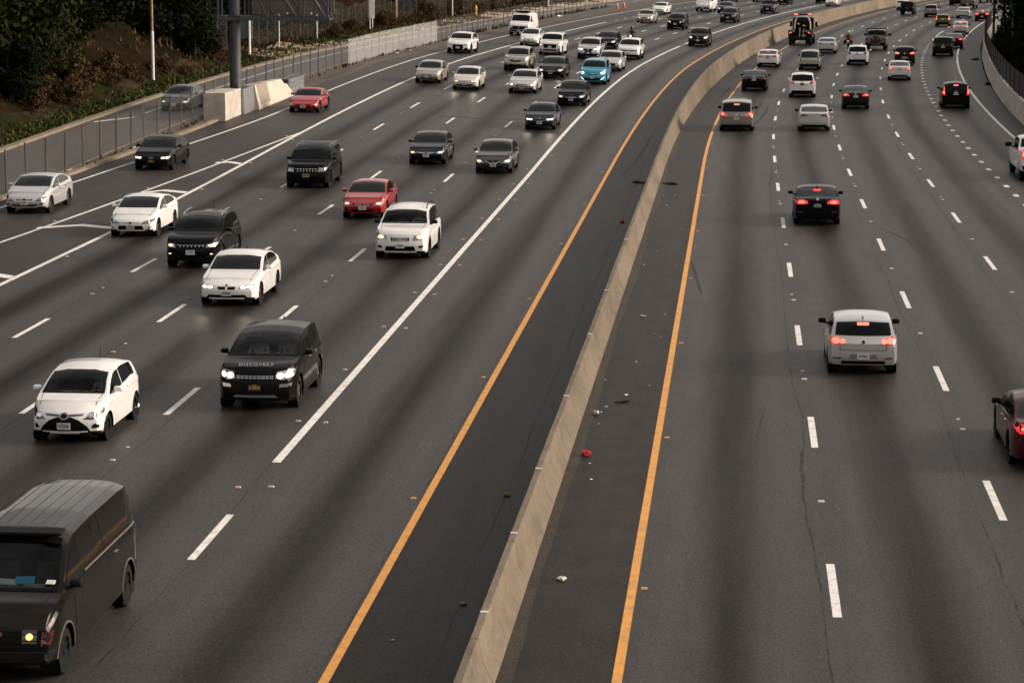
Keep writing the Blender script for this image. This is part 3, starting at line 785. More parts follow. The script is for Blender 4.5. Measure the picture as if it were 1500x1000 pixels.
def trunk_mesh(seed, h, r0):
    r = random.Random(seed); bm = bmesh.new()
    p = Vector((0, 0, -.4)); rr = r0
    for i in range(4):
        q = p + Vector((r.uniform(-.25, .25), r.uniform(-.25, .25), h / 4)); bm_rod(bm, p, q, rr, 8, rr * .8)
        if i > 0:
            for _ in range(2):
                a = r.uniform(0, 6.28); bm_rod(bm, q, q + Vector((cos(a) * h * .22, sin(a) * h * .22, h * .2)), rr * .5, 6, rr * .15)
        p, rr = q, rr * .8
    return from_bm('trunk', bm, True)
CR = [crown_mesh(11, 16, 3.4, 6.5, 11000, .18), crown_mesh(12, 14, 2.8, 7.5, 9500, .17), crown_mesh(13, 18, 4.0, 6.0, 12000, .19), crown_mesh(14, 13, 3.0, 5.0, 9000, .16)]
TR = [trunk_mesh(i, 5.0, .20) for i in range(4)]
for i, m_ in enumerate(CR): m_.materials.append(M_LEAF[0])
for m_ in TR: m_.materials.append(M_TRUNK)
def tree(k, s, u, sc, lab, mi=0, group=None, name='tree'):
    p = P(s, u, hill(s, u) - .2)
    root = empty(name, p, (0, 0, random.uniform(0, 6.28))); root.scale = (sc, sc, sc * random.uniform(.9, 1.15)); tag(root, lab, 'tree', group)
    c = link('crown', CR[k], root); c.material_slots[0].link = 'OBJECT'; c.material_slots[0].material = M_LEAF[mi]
    link('trunk', TR[k], root)
G1 = 'trees on the left hillside'
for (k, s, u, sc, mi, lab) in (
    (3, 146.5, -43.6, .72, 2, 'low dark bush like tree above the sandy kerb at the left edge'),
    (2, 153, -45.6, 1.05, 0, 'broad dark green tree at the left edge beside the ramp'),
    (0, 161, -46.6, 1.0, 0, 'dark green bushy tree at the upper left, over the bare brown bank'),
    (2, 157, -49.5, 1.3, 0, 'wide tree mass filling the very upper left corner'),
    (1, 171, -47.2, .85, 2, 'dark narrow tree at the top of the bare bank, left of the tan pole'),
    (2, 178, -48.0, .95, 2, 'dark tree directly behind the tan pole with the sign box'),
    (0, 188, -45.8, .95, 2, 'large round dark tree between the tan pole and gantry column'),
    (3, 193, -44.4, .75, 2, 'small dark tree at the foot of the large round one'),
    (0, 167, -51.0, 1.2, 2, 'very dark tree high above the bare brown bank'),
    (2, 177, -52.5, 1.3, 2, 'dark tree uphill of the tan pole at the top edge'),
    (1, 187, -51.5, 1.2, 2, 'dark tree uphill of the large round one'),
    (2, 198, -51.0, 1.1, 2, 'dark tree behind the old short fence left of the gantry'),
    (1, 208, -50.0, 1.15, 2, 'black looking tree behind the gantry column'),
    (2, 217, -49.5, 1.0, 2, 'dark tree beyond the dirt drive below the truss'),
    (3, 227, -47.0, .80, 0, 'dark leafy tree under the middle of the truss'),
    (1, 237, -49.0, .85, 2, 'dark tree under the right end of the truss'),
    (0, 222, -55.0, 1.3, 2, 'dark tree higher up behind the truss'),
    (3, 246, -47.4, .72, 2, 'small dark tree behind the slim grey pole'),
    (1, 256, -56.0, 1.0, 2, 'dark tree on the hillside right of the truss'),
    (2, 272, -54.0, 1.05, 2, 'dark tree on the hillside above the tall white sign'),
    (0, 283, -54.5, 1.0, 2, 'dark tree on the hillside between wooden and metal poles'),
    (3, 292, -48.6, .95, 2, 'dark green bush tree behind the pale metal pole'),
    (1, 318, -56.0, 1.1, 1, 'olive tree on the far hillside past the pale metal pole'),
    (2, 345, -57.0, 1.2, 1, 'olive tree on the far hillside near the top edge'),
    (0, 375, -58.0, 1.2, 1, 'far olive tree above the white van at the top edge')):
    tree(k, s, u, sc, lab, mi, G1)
G2 = 'trees above the right hand wall'
for (k, s, u, sc, lab) in (
    (2, 176, 26.5, 1.1, 'dark tree over the right hand wall at the right edge'), (0, 196, 27.5, 1.2, 'black looking tree above the middle of the right hand wall'),
    (1, 214, 26.5, 1.25, 'dark tree behind the green sign'), (2, 232, 25.0, 1.2, 'dark tree just right of the two steel posts'),
    (0, 255, 25.2, 1.2, 'dark tree behind the two steel posts'), (3, 282, 26, 1.4, 'dark tree furthest up the right hand wall'),
    (2, 205, 33, 1.4, 'dark tree higher up the right hand bank')):
    tree(k, s, u, sc, lab, 2, G2)
# dry brush along the verge
br_me = [crown_mesh(31 + i, 9, 1.25, 1.25, 1500, .10) for i in range(3)]
for m_ in br_me: m_.materials.append(M_DRY)
for i, (s, u, sc, g_) in enumerate(((147, -42.8, 1.0, 0), (150, -43.6, 1.2, 0), (153.5, -42.6, .95, 0), (157, -43.0, 1.05, 0), (160, -44, 1.25, 0), (163.5, -42.9, .9, 0), (167, -43.3, 1.1, 0), (170.5, -42.7, .8, 0), (177, -42.6, .9, 0), (181, -42.0, .7, 0),
        (238, -43.6, .8, 1), (246, -43.8, .9, 1), (262, -44.0, 1.0, 1), (268, -44.6, .9, 1), (287, -45, 1.1, 1), (310, -45.0, 1.1, 1), (322, -45.6, 1.2, 1), (335, -46, 1.2, 1), (352, -46.4, 1.2, 1))):
    o = link('brush', br_me[i % 3]); o.location = P(s, u, hill(s, u) - .1); o.rotation_euler = (0, 0, i * 1.3); o.scale = (sc, sc, sc * (.9 if i % 2 else 1.15))
    tag(o, ('dry golden brush on the verge at the foot of the bare bank' if g_ == 0 else 'dry brown brush in front of the far hillside fence'), 'bush', ('dry brush below the bank' if g_ == 0 else 'dry brush by the far fence'))
# grass tufts (one sheet of uncountable blades)
def tufts(name, m, n, pos, hmin, hmax, seed):
    r = random.Random(seed); vs, fs = [], []
    for i in range(n):
        s, u = pos(r); p = P(s, u, hill(s, u) - .02); h = r.uniform(hmin, hmax); a = r.uniform(0, 6.28); w = r.uniform(.05, .16)
        d = Vector((cos(a) * w, sin(a) * w, 0)); l = Vector((r.uniform(-.15, .15), r.uniform(-.15, .15), h)); b = len(vs)
        vs += [p - d, p + d, p + l + d * .2, p + l - d * .2]; fs.append((b, b + 1, b + 2, b + 3))
    return kind(link(name, mesh(name, vs, fs), None, m), 'stuff')
tufts('grass', M_GRASS, 9000, lambda r: (lambda s: (s, -39.8 - abs(r.gauss(0, 1.5 if s < 205 else 2.2))))(r.uniform(118, 300)), .08, .26, 5)
tufts('dry_grass', M_DRY, 9000, lambda r: (r.uniform(120, 420), -41.5 - abs(r.gauss(0, 9))), .12, .38, 6)
tufts('ground_cover', M_LEAF[2], 9000, lambda r: (r.uniform(140, 330), 20.0 + abs(r.gauss(0, 5))), .2, .7, 8)
tufts('hill_scrub', M_LEAF[1], 15000, lambda r: (lambda s: (s, -46 - r.uniform(0, 1) ** .8 * 34))(r.uniform(118, 420)), .12, .40, 9)
tufts('fence_weeds', M_DRY, 380, lambda r: (lambda s: (s, fu(s) + r.gauss(0.1, .2)))(r.uniform(240, 345)), .1, .5, 10)
tufts('fence_weeds', M_DRY, 260, lambda r: (lambda s: (s, fu(s) + r.gauss(0.1, .15)))(r.uniform(120, 240)), .08, .3, 12)

# ------------------------------------------------------------------ litter
def blob(name, label, cat, s, u, size, m, seed, flat=.4, h=0.0):
    r = random.Random(seed); bm = bmesh.new(); bmesh.ops.create_icosphere(bm, subdivisions=2, radius=1)
    for v in bm.verts:
        k = r.uniform(.55, 1.25); v.co = Vector((v.co.x * size[0] * k, v.co.y * size[1] * k, max(0, (v.co.z * .5 + .4)) * size[2] * k))
    o = link(name, from_bm(name, bm), None, m); o.location = P(s, u, .004 + h); o.rotation_euler = (0, 0, r.uniform(0, 6)); tag(o, label, cat); return o
blob('crumpled_cloth', 'crumpled dark red cloth at the right foot of the median barrier', 'litter', 57.4, -3.5, (.13, .09, .13), mat('red_cloth', (.30, .01, .015), .9), 1)
blob('paper_cup', 'white scrap lying by the barrier beyond the red cloth', 'litter', 62.5, -3.55, (.10, .06, .10), M_WHITEPAINT, 2)
blob('wire_debris', 'twisted black and white debris on the right median shoulder', 'litter', 64.2, -2.95, (.22, .05, .06), M_BLACK, 3)
blob('paper_scrap', 'small white scrap beside the twisted black debris', 'litter', 65.2, -2.9, (.06, .05, .04), M_WHITEPAINT, 4)
blob('crumpled_paper', 'crumpled white paper low on the right median shoulder', 'litter', 46.0, -3.25, (.12, .07, .06), M_WHITEPAINT, 5)
blob('dry_weed', 'dry weed clump in the crack left of the barrier, further one', 'weed', 53.1, -4.95, (.13, .09, .07), mat('straw', (.16, .12, .07), .9, var=.4, scale=20), 6)
blob('dry_weed', 'dry weed clump in the crack left of the barrier, nearest one', 'weed', 44.1, -4.92, (.10, .08, .06), MATS['straw'], 7)
blob('paper_scrap', 'long white scrap on the right median shoulder past the bend of trash', 'litter', 79.1, -3.0, (.16, .05, .03), M_WHITEPAINT, 8)
blob('rubble_pile', 'scatter of dark rubble against the left face of the barrier', 'rubble', 122.1, -4.9, (.5, .15, .12), mat('rubble', (.05, .04, .035), .9), 9)
blob('rubble_pile', 'scatter of dark rubble at the right foot of the barrier', 'rubble', 121.5, -3.3, (.5, .12, .1), MATS['rubble'], 10)
blob('red_plastic', 'red plastic scrap at the left foot of the barrier', 'litter', 105, -4.9, (.14, .1, .12), MATS['red_cloth'], 11)
blob('paper_scrap', 'bright white bag on the dirt near the far traffic cones', 'litter', 305, -33.2, (.5, .3, .3), M_WHITEPAINT, 12)
blob('tyre_scrap', 'black tyre scrap on the right shoulder by the wall, farther one', 'litter', 245, 17.9, (.5, .25, .18), M_BLACK, 13)
blob('tyre_scrap', 'black tyre scrap on the right shoulder by the wall, nearer one', 'litter', 205, 17.9, (.45, .25, .2), M_BLACK, 14)
for i, (s, u) in enumerate(((122, -33.6), (124, -33.4), (125.2, -33.2), (133, -33), (214, -32.5), (219, -32.3), (262, -34.2), (282, -34.6))):
    blob('paper_scrap', 'small pale paper scrap caught along the foot of the long fence', 'litter', s, u + .35, (.14, .10, .12), M_WHITEPAINT, 20 + i)['group'] = 'scraps along the fence'
r_ = random.Random(4)
for i in range(26):
    s = 40 + 90 * r_.random(); u = r_.choice([r_.uniform(-6.2, -5.1), r_.uniform(-3.5, -2.2), r_.uniform(-3.6, -3.2), r_.uniform(-3.5, -2.2)])
    o = blob('gravel_chip', 'tiny pale chip of trash on the dark median shoulders', 'litter', s, u, (.035, .03, .02), r_.choice([M_WHITEPAINT, M_CONC]), 50 + i); o['group'] = 'chips on the median shoulders'
def cone(s, u, lab):
    root = empty('traffic_cone', P(s, u, .01)); tag(root, lab, 'traffic cone')
    bm = bmesh.new(); bm_rod(bm, (0, 0, .04), (0, 0, .78), .17, 16, .03); link('body', from_bm('body', bm, True), root, mat('cone_orange', (.65, .10, .03), .5))
    bm = bmesh.new(); bm_rod(bm, (0, 0, .42), (0, 0, .60), .105, 16, .072); link('white_band', from_bm('white_band', bm, True), root, M_WHITEPAINT)
    bm = bmesh.new(); bm_box(bm, (0, 0, .02), (.42, .42, .04), bevel=.01); link('base', from_bm('base', bm), root, MATS['cone_orange'])
cone(339.7, -32.3, 'orange traffic cone on the far left shoulder, nearer of the pair'); cone(345.4, -32.5, 'orange traffic cone on the far left shoulder, farther of the pair')
# ================================================================== vehicles
def lerp_tab(tab, x):
    if x <= tab[0][0]: return tab[0][1]
    for (a, b), (c, d) in zip(tab, tab[1:]):
        if x <= c: return b + (d - b) * (x - a) / (c - a) if c > a else d
    return tab[-1][1]
class Shape: pass
SHAPES = {}
def tyre_mesh(R, w):
    n = 28; prof = [(R * .62, -w / 2), (R * .93, -w / 2), (R * .985, -w * .42), (R, -w * .3), (R, w * .3), (R * .985, w * .42), (R * .93, w / 2), (R * .62, w / 2), (R * .6, w * .3)]
    vs, fs = [], []
    for i in range(n):
        a = 2 * pi * i / n
        for r, x in prof: vs.append((x, r * cos(a), r * sin(a)))
    m = len(prof)
    for i in range(n):
        for j in range(m):
            fs.append((i * m + j, i * m + (j + 1) % m, ((i + 1) % n) * m + (j + 1) % m, ((i + 1) % n) * m + j))
    return mesh('wheel', vs, fs, True, 40)
def rim_mesh(R, w, spokes, thick):
    """disc side towards +x"""
    bm = bmesh.new(); r = R * .66
    bm_rod(bm, (w * .05, 0, 0), (w * .16, 0, 0), r * .99, 28, mi=1)
    for i in range(spokes):
        a = 2 * pi * i / spokes
        for da in ((-.13, .13) if thick < .5 else (0,)):
            d = Vector((0, cos(a + da), sin(a + da))); c = d * r * .52 + Vector((w * .33, 0, 0))
            rot = Matrix.Rotation(a + da, 4, 'X')
            bm_box(bm, c, (w * .16, r * .92, r * (.13 if thick < .5 else .28)), rot)
    bm_rod(bm, (w * .2, 0, 0), (w * .46, 0, 0), r * .2, 12)
    # outer lip
    n = 28; vs = []
    for i in range(n):
        a = 2 * pi * i / n
        vs.append([bm.verts.new((x, q * cos(a), q * sin(a))) for x, q in ((w * .15, r * .97), (w * .47, r * .97), (w * .47, r * 1.05), (w * .38, r * 1.06))])
    for i in range(n):
        for j in range(3): bm.faces.new((vs[i][j], vs[i][j + 1], vs[(i + 1) % n][j + 1], vs[(i + 1) % n][j]))
    bmesh.ops.recalc_face_normals(bm, faces=bm.faces)
    return from_bm('rim', bm)
WH = {}
def wheel_set(R, w, style):
    k = (R, w, style)
    if k not in WH:
        sp, th = {'five': (5, 1), 'ten': (5, .2), 'seven': (7, 1), 'steel': (9, 1), 'dark': (5, .2)}[style]
        WH[k] = (tyre_mesh(R, w), rim_mesh(R, w, sp, th))
    return WH[k]

def make_shape(name, L, W, H, wb, fo, R, top, belt, cowl, wtop, rend, rgb, dlo, pillars, tum=.30, clad=0.0, zb0=.20, zb1=.26, bow=.17, rbow=.10, ff=.16, rf=.10, bed=None, nose=None, boxy=3.0, cabin=False, glass0=None):
    sh = Shape(); sh.__dict__.update(locals())
    # smooth profile
    N = int(L / .02) + 1
    raw = [lerp_tab(top, L * i / (N - 1)) for i in range(N)]
    def smooth(a, k):
        out = []
        for i in range(len(a)):
            q = min(k, i, len(a) - 1 - i); out.append(sum(a[i - q:i + q + 1]) / (2 * q + 1))
        return out
    raw = smooth(smooth(raw, 4), 3)
    zt = lambda d: raw[min(N - 1, max(0, int(round(d / L * (N - 1)))))]
    rb = smooth(smooth([lerp_tab(belt, L * i / (N - 1)) for i in range(N)], 6), 4)
    zb = lambda d: min(rb[min(N - 1, max(0, int(round(d / L * (N - 1)))))], zt(d) - .035)
    zbot = lambda d: zb0 + .06 * max(0, 1 - d / .5) + zb1 * max(0, 1 - (L - d) / .7) * .35
    hw = lambda d: W / 2 * (1 - ff * max(0, 1 - d / .75) ** 2.2) * (1 - rf * max(0, 1 - (L - d) / .6) ** 2.2)
    def cab(d):
        b, t = zb(d), zt(d); zc = b + (t - b) * .86; wc = hw(d) * .955 - tum * (zc - b); return wc, zc
    sh.zt, sh.zb, sh.hw, sh.cab, sh.zbot = zt, zb, hw, cab, zbot
    SIDE = [(.0, .985), (.10, .992), (.24, .998), (.40, 1.0), (.55, .998), (.68, .992), (.80, .988), (.87, .994), (.93, .984), (1.0, .955)]
    def section(d):
        w = hw(d); b0 = zbot(d); b = zb(d); t = zt(d); wc, zc = cab(d); z1 = b0 + .05
        pts = [(0, b0), (.55 * w, b0), (.93 * w, b0)]
        for f, k in SIDE: pts.append((w * k, z1 + (b - z1) * f))
        for f in (.2, .4, .6, .8, 1.0): pts.append((w * .955 + (wc - w * .955) * f, b + (zc - b) * f))
        for f in (.06, .13, .25, .4, .6, .8, 1.0):
            x = wc * (1 - f); pts.append((x, zc + (t - zc) * (1 - (x / wc) ** boxy)))
        if bed and bed[0] <= d <= bed[1]:
            k = len(pts)
            for j in range(k - 6, k): x, z = pts[j]; pts[j] = (min(x, wc - .10), bed[2])
        return pts
    zref = .5; ntop = zt(0); rtop = zt(L)
    def deform(x, d, z):
        y = L / 2 - d; q = min(1, abs(x) / (W / 2))
        y -= bow * q ** 2.2 * max(0, 1 - d / .9)
        y += rbow * q ** 2.2 * max(0, 1 - (L - d) / .8)
        f = max(0, 1 - d / .45); r = max(0, 1 - (L - d) / .45)
        if z > zref: y -= .09 * f * ((z - zref) / max(.1, ntop - zref)) ** 2
        else: y -= .07 * f * ((zref - z) / .3) ** 1.5; y += .08 * r * ((zref - z) / .3) ** 1.5
        return (x, y, z)
    ds = sorted(set([0, .02, .05, L - .05, L - .02, L] + [round(x, 3) for x in frange(.1, L - .1, .07)]))
    if bed: ds = sorted(set(ds + [bed[0] - .015, bed[0] + .001, bed[1] - .001, bed[1] + .012]))
    vs, fs, side = [], [], {}
    secs = [section(d) for d in ds]; M = len(secs[0])
    idx = {}
    for i, d in enumerate(ds):
        for j, (x, z) in enumerate(secs[i]):
            for sd in (1, -1):
                if abs(x) < 1e-6 and sd < 0: idx[i, j, -1] = idx[i, j, 1]; continue
                idx[i, j, sd] = len(vs); vs.append(Vector(deform(x * sd, d, z)))
    sidev = {idx[i, j, sd]: (i, j, sd) for i in range(len(ds)) for j in range(3, 13) for sd in (1, -1)}
    quad = []
    for i in range(len(ds) - 1):
        for j in range(M - 1):
            a, b, c, e = idx[i, j, 1], idx[i + 1, j, 1], idx[i + 1, j + 1, 1], idx[i, j + 1, 1]
            quad.append((a, e, c, b)); a, b, c, e = idx[i, j, -1], idx[i + 1, j, -1], idx[i + 1, j + 1, -1], idx[i, j + 1, -1]
            quad.append((a, b, c, e))
    for i, d, fl in ((0, 0, 0), (len(ds) - 1, L, 1)):
        C = 8; rows = []
        for j in range(2, M - 1):
            x, z = secs[i][j]; row = []
            for k in range(C + 1):
                if k == 0: row.append(idx[i, j, -1])
                elif k == C: row.append(idx[i, j, 1])
                else: row.append(len(vs)); vs.append(Vector(deform(-x + 2 * x * k / C, d, z)))
            rows.append(row)
        for r0, r1 in zip(rows, rows[1:]):
            for k in range(C):
                f = (r0[k], r1[k], r1[k + 1], r0[k + 1]); quad.append(f if not fl else tuple(reversed(f)))
        for k in range(C):
            f = (rows[-1][k], idx[i, M - 1, 1], rows[-1][k + 1]); quad.append(f if not fl else tuple(reversed(f)))
    quad = [tuple(dict.fromkeys(f)) for f in quad]; quad = [f for f in quad if len(f) >= 3]
    sh.bvh = BVHTree.FromPolygons(vs, quad)
    # wheel arches
    Ra = R + .055; ax = [L / 2 - fo, L / 2 - fo - wb]; sh.axles = ax
    inside = set(); 
    for v, (i, j, sd) in sidev.items():
        p = vs[v]
        for y in ax:
            if (p.y - y) ** 2 + (p.z - R) ** 2 < Ra * Ra: inside.add(v)
    keep = []
    for f in quad:
        if all(v in inside for v in f): continue
        keep.append(f)
    for f in keep:
        for v in f:
            if v in inside:
                p = vs[v]; y = min(ax, key=lambda q: abs(q - p.y)); dd = Vector((p.y - y, p.z - R)); 
                if dd.length < 1e-4: dd = Vector((0, 1))
                dd = dd.normalized() * Ra; p.y = y + dd.x; p.z = R + dd.y
    mi = []
    for f in keep:
        c = sum((vs[v] for v in f), Vector()) / len(f); m_ = 0
        if c.z < zb0 + .03 or (c.z < zb0 + .10 and abs(c.y) < L / 2 - .1 and abs(c.x) < W / 2 * .9): m_ = 1
        if clad:
            if c.z < clad: m_ = 1
            if abs(c.x) > W / 2 * .8 and any((c.y - y) ** 2 + (c.z - R) ** 2 < (Ra + .07) ** 2 for y in ax): m_ = 1
        mi.append(m_)
    # cut the windscreen opening of cars whose cabin shows
    sh.ws = None
    if cabin:
        c0, w0 = cowl + .10, wtop - .06; q = []
        for f, m_ in zip(keep, mi):
            c = sum((vs[v] for v in f), Vector()) / len(f); d = L / 2 - c.y
            if c0 < d < w0 and c.z > zt(d) - .10 and abs(c.x) < cab(d)[0] * .90 : continue
            q.append((f, m_))
        keep = [f for f, _ in q]; mi = [m_ for _, m_ in q]
    n0 = len(keep)
    for y in ax:       # inner arch liners
        for sd in (1, -1):
            b = len(vs); n = 14; x1 = sd * (W / 2 - .06); x2 = sd * (W / 2 - .34)
            for k in range(n + 1):
                a = -.45 + (pi + .9) * k / n
                for x in (x1, x2): vs.append(Vector((x, y + Ra * cos(a) * 1.0, R + Ra * sin(a))))
            for k in range(n): keep.append((b + 2 * k, b + 2 * k + 1, b + 2 * k + 3, b + 2 * k + 2)); mi.append(1)
            c = len(vs); vs.append(Vector((x2, y, R)))
            for k in range(n): keep.append((b + 2 * k + 1, c, b + 2 * k + 3)); mi.append(1)
    me = mesh('body', vs, keep, True, 34)
    me.polygons.foreach_set('material_index', mi)
    bm = bmesh.new(); bm.from_mesh(me); loose = [v for v in bm.verts if not v.link_faces]; bmesh.ops.delete(bm, geom=loose, context='VERTS'); bm.to_mesh(me); bm.free()
    for m_ in (PAINT['white'], M_BLACK): me.materials.append(m_)
    sh.body = me
    SHAPES[name] = sh
    return sh

def inside_poly(p, poly):
    x, y = p; c = False; n = len(poly)
    for i in range(n):
        (x1, y1), (x2, y2) = poly[i], poly[(i + 1) % n]
        if (y1 > y) != (y2 > y) and x < (x2 - x1) * (y - y1) / (y2 - y1) + x1: c = not c
    return c
VIEWS = {'front': (Vector((0, -1, 0)), lambda a, b: Vector((a, 9, b))), 'rear': (Vector((0, 1, 0)), lambda a, b: Vector((a, -9, b))),
         'right': (Vector((-1, 0, 0)), lambda a, b: Vector((9, a, b))), 'left': (Vector((1, 0, 0)), lambda a, b: Vector((-9, a, b))), 'top': (Vector((0, 0, -1)), lambda a, b: Vector((a, b, 9)))}
def patch(sh, view, poly, off=.006, thick=.03, res=.07, name='patch'):
    d, org = VIEWS[view]
    pts = []
    for (a, b), (c, e) in zip(poly, poly[1:] + poly[:1]):
        n = max(1, int(sqrt((a - c) ** 2 + (b - e) ** 2) / res))
        for k in range(n): pts.append((a + (c - a) * k / n, b + (e - b) * k / n))
    nb = len(pts)
    xs = [p[0] for p in poly]; zs_ = [p[1] for p in poly]
    inner = []
    x = min(xs) + res * .5
    while x < max(xs):
        z = min(zs_) + res * .5
        while z < max(zs_):
            if inside_poly((x, z), poly) and min((x - p[0]) ** 2 + (z - p[1]) ** 2 for p in pts) > (res * .4) ** 2: inner.append((x, z))
            z += res
        x += res
    r = geometry.delaunay_2d_cdt([Vector(p) for p in pts + inner], [(i, (i + 1) % nb) for i in range(nb)], [], 1, 1e-5)
    v2, fs = r[0], [list(f) for f in r[2]]
    vs = []
    for p in v2:
        hit = sh.bvh.ray_cast(org(p[0], p[1]), d)
        if hit[0] is None:
            nr = sh.bvh.find_nearest(org(p[0], p[1]) - org(0, 0) + (-d) * 0 + (Vector((0, sh.L / 2, 0)) if view == 'front' else Vector((0, -sh.L / 2, 0)) if view == 'rear' else Vector()))
            vs.append(nr[0] + nr[1] * off)
        else: vs.append(hit[0] - d * off)
    # orient outwards
    out = []
    for f in fs:
        n = (vs[f[1]] - vs[f[0]]).cross(vs[f[2]] - vs[f[0]])
        out.append(tuple(f) if n.dot(d) < 0 else tuple(reversed(f)))
    if thick:
        ed = {}
        for f in out:
            for a, b in zip(f, f[1:] + f[:1]): ed[(a, b)] = 1
        bd = [(a, b) for (a, b) in ed if (b, a) not in ed]
        mp = {}
        for a, b in bd:
            for v in (a, b):
                if v not in mp: mp[v] = len(vs); vs.append(vs[v] + d * thick)
        for a, b in bd: out.append((b, a, mp[a], mp[b]))
    return mesh(name, vs, out, True, 40)
def mirror(poly): return [(-a, b) for a, b in poly]
def oval(cx, cz, rx, rz, n=16): return [(cx + rx * cos(2 * pi * i / n), cz + rz * sin(2 * pi * i / n)) for i in range(n)]
def rect(x0, z0, x1, z1): return [(x0, z0), (x1, z0), (x1, z1), (x0, z1)]

class Car:
    def __init__(s, root, sh, detail): s.r, s.sh, s.det = root, sh, detail
    def p(s, name, view, poly, m, off=.006, thick=.03, res=None, parent=None):
        if s.det == 0: res = .16
        o = link(name, patch(s.sh, view, poly, off, thick, res or .08, name), parent or s.r, m); return o
    def both(s, name, view, poly, m, off=.006, thick=.03, res=None):
        a = s.p(name, view, poly, m, off, thick, res); b = s.p(name, view, mirror(poly), m, off, thick, res); return a, b
    def fv(s, x, v, rear=False):
        """fraction of half width, fraction of height between sill and bonnet edge"""
        sh = s.sh; z0 = sh.zbot(0 if not rear else sh.L); z1 = sh.zt(.03) if not rear else sh.rz
        return (x * sh.W / 2, z0 + (z1 - z0) * v)
    def F(s, pts, rear=False): return [s.fv(x, v, rear) for x, v in pts]

def windows(c, glass, clear=False):
    sh = c.sh; L = sh.L
    # windscreen
    n = 7; g0, g1 = sh.cowl + .05, sh.wtop - .02
    e = []
    for i in range(n):
        d = g0 + (g1 - g0) * i / (n - 1); wc, zc = sh.cab(d); t = sh.zt(d); x = wc * .93
        e.append((x, zc + (t - zc) * (1 - .93 ** sh.boxy)))
    lowz = e[0][1]
    bot = [(x * e[0][0], lowz - 0.0 + .0 * x) for x in (-.6, 0, .6)]
    topc = sh.zt(g1) - .004
    poly = [(-a, b) for a, b in e[:1]] + bot + e + [(.5 * e[-1][0], topc), (0, topc + .004), (-.5 * e[-1][0], topc)] + [(-a, b) for a, b in reversed(e)][:-1]
    o = c.p('windshield', 'front', poly, M_CLEAR if clear else glass, .022, .012 if clear else .045, .075)
    if clear:
        inn = [(a * .90, b + (.028 if b < lowz + .08 else (-.022 if b > topc - .05 else 0))) for a, b in poly]
        for nm, q in (('left', 1), ('right', -1)):
            pass
        # black border strips
        N_ = len(poly)
        for seg in (list(range(0, 5)), list(range(4, 4 + n)), list(range(3 + n, 3 + n + 5)), list(range(7 + n, N_)) + [0]):
            seg = [k % N_ for k in seg]
            ring = [poly[k] for k in seg] + [inn[k] for k in reversed(seg)]
            try: c.p('windshield_border', 'front', ring, M_GRILLE, .016, .03, .075, o)
            except Exception as ex: print('border', ex)
    # rear window
    if sh.rgb:
        e = []; g0, g1 = sh.rend + .015, sh.rgb + .01
        for i in range(6):
            d = g0 + (g1 - g0) * i / 5; wc, zc = sh.cab(d); t = sh.zt(d); x = wc * .90
            e.append((x, zc + (t - zc) * (1 - .90 ** sh.boxy)))
        if e[0][1] - e[-1][1] > .12:
            poly = e + [(0, e[-1][1] - .01)] + [(-a, b) for a, b in reversed(e)] + [(0, sh.zt(g0) - .01)]
            c.p('rear_window', 'rear', poly, glass, .016, .04, .075)
    # side windows
    up = lambda d: sh.cab(max(d - .11, 0))[1] - .035
    lo = lambda d: sh.zb(d) + .03
    d0 = sh.glass0 or sh.cowl
    while up(d0) - lo(d0) < .03 and d0 < L: d0 += .02
    cuts = [d0] + list(sh.pillars) + [sh.dlo]
    for a, b in zip(cuts, cuts[1:]):
        a2 = a + (.03 if a != d0 else 0); b2 = b - .03
        ds = frange(a2, b2, .10)
        pu = [(L / 2 - d, min(up(d), sh.cab(d)[1] - .03)) for d in ds]; pl = [(L / 2 - d, lo(d)) for d in reversed(ds)]
        if b == sh.dlo and sh.rgb: pu = pu[:-1] + [(pu[-1][0], (pu[-1][1] * .55 + pl[0][1] * .45))] if len(pu) > 2 else pu
        poly = pu + pl
        poly = [p for i, p in enumerate(poly) if (Vector(p) - Vector(poly[i - 1])).length > .01]
        for v in ('right', 'left'): c.p('side_window', v, poly, glass, .008, .025, .10)

def wheels(c, style, rim_m):
    sh = c.sh; w = .215 if sh.R < .35 else .245
    tm, rm = wheel_set(sh.R, w, style)
    for y in sh.axles:
        for sd in (1, -1):
            o = bpy.data.objects.new('wheel', tm); COL.objects.link(o); o.parent = c.r
            if not tm.materials: tm.materials.append(M_TYRE)
            o.location = (sd * (sh.W / 2 - .035 - w / 2), y, sh.R); o.rotation_euler = (random.uniform(0, 1), 0, 0 if sd > 0 else pi)
            q = bpy.data.objects.new('rim', rm); COL.objects.link(q); q.parent = o
            if not rm.materials: rm.materials.append(M_RIM); rm.materials.append(M_BLACK)
            q.material_slots[0].link = 'OBJECT'; q.material_slots[0].material = rim_m
mir_me = {}
def mirrors(c, m, big=1.0):
    sh = c.sh; d = sh.cowl + (.42 if sh.L < 5.2 else .35); x = sh.hw(d) * .955; z = sh.zb(d)
    for sd in (1, -1):
        bm = bmesh.new()
        bm_box(bm, (sd * .155 * big, 0, .10 * big), (.20 * big, .13, .135 * big), bevel=.045)
        bm_box(bm, (sd * .03, 0, .03), (.12, .06, .04), bevel=.012)
        for v in bm.verts:
            if v.co.y > 0: v.co.z = .10 * big + (v.co.z - .10 * big) * .82
        o = link('side_mirror', from_bm('side_mirror', bm, True, 60), c.r, m); o.location = (sd * (x - .03), sh.L / 2 - d, z + .01)
PLATE_ME = {}
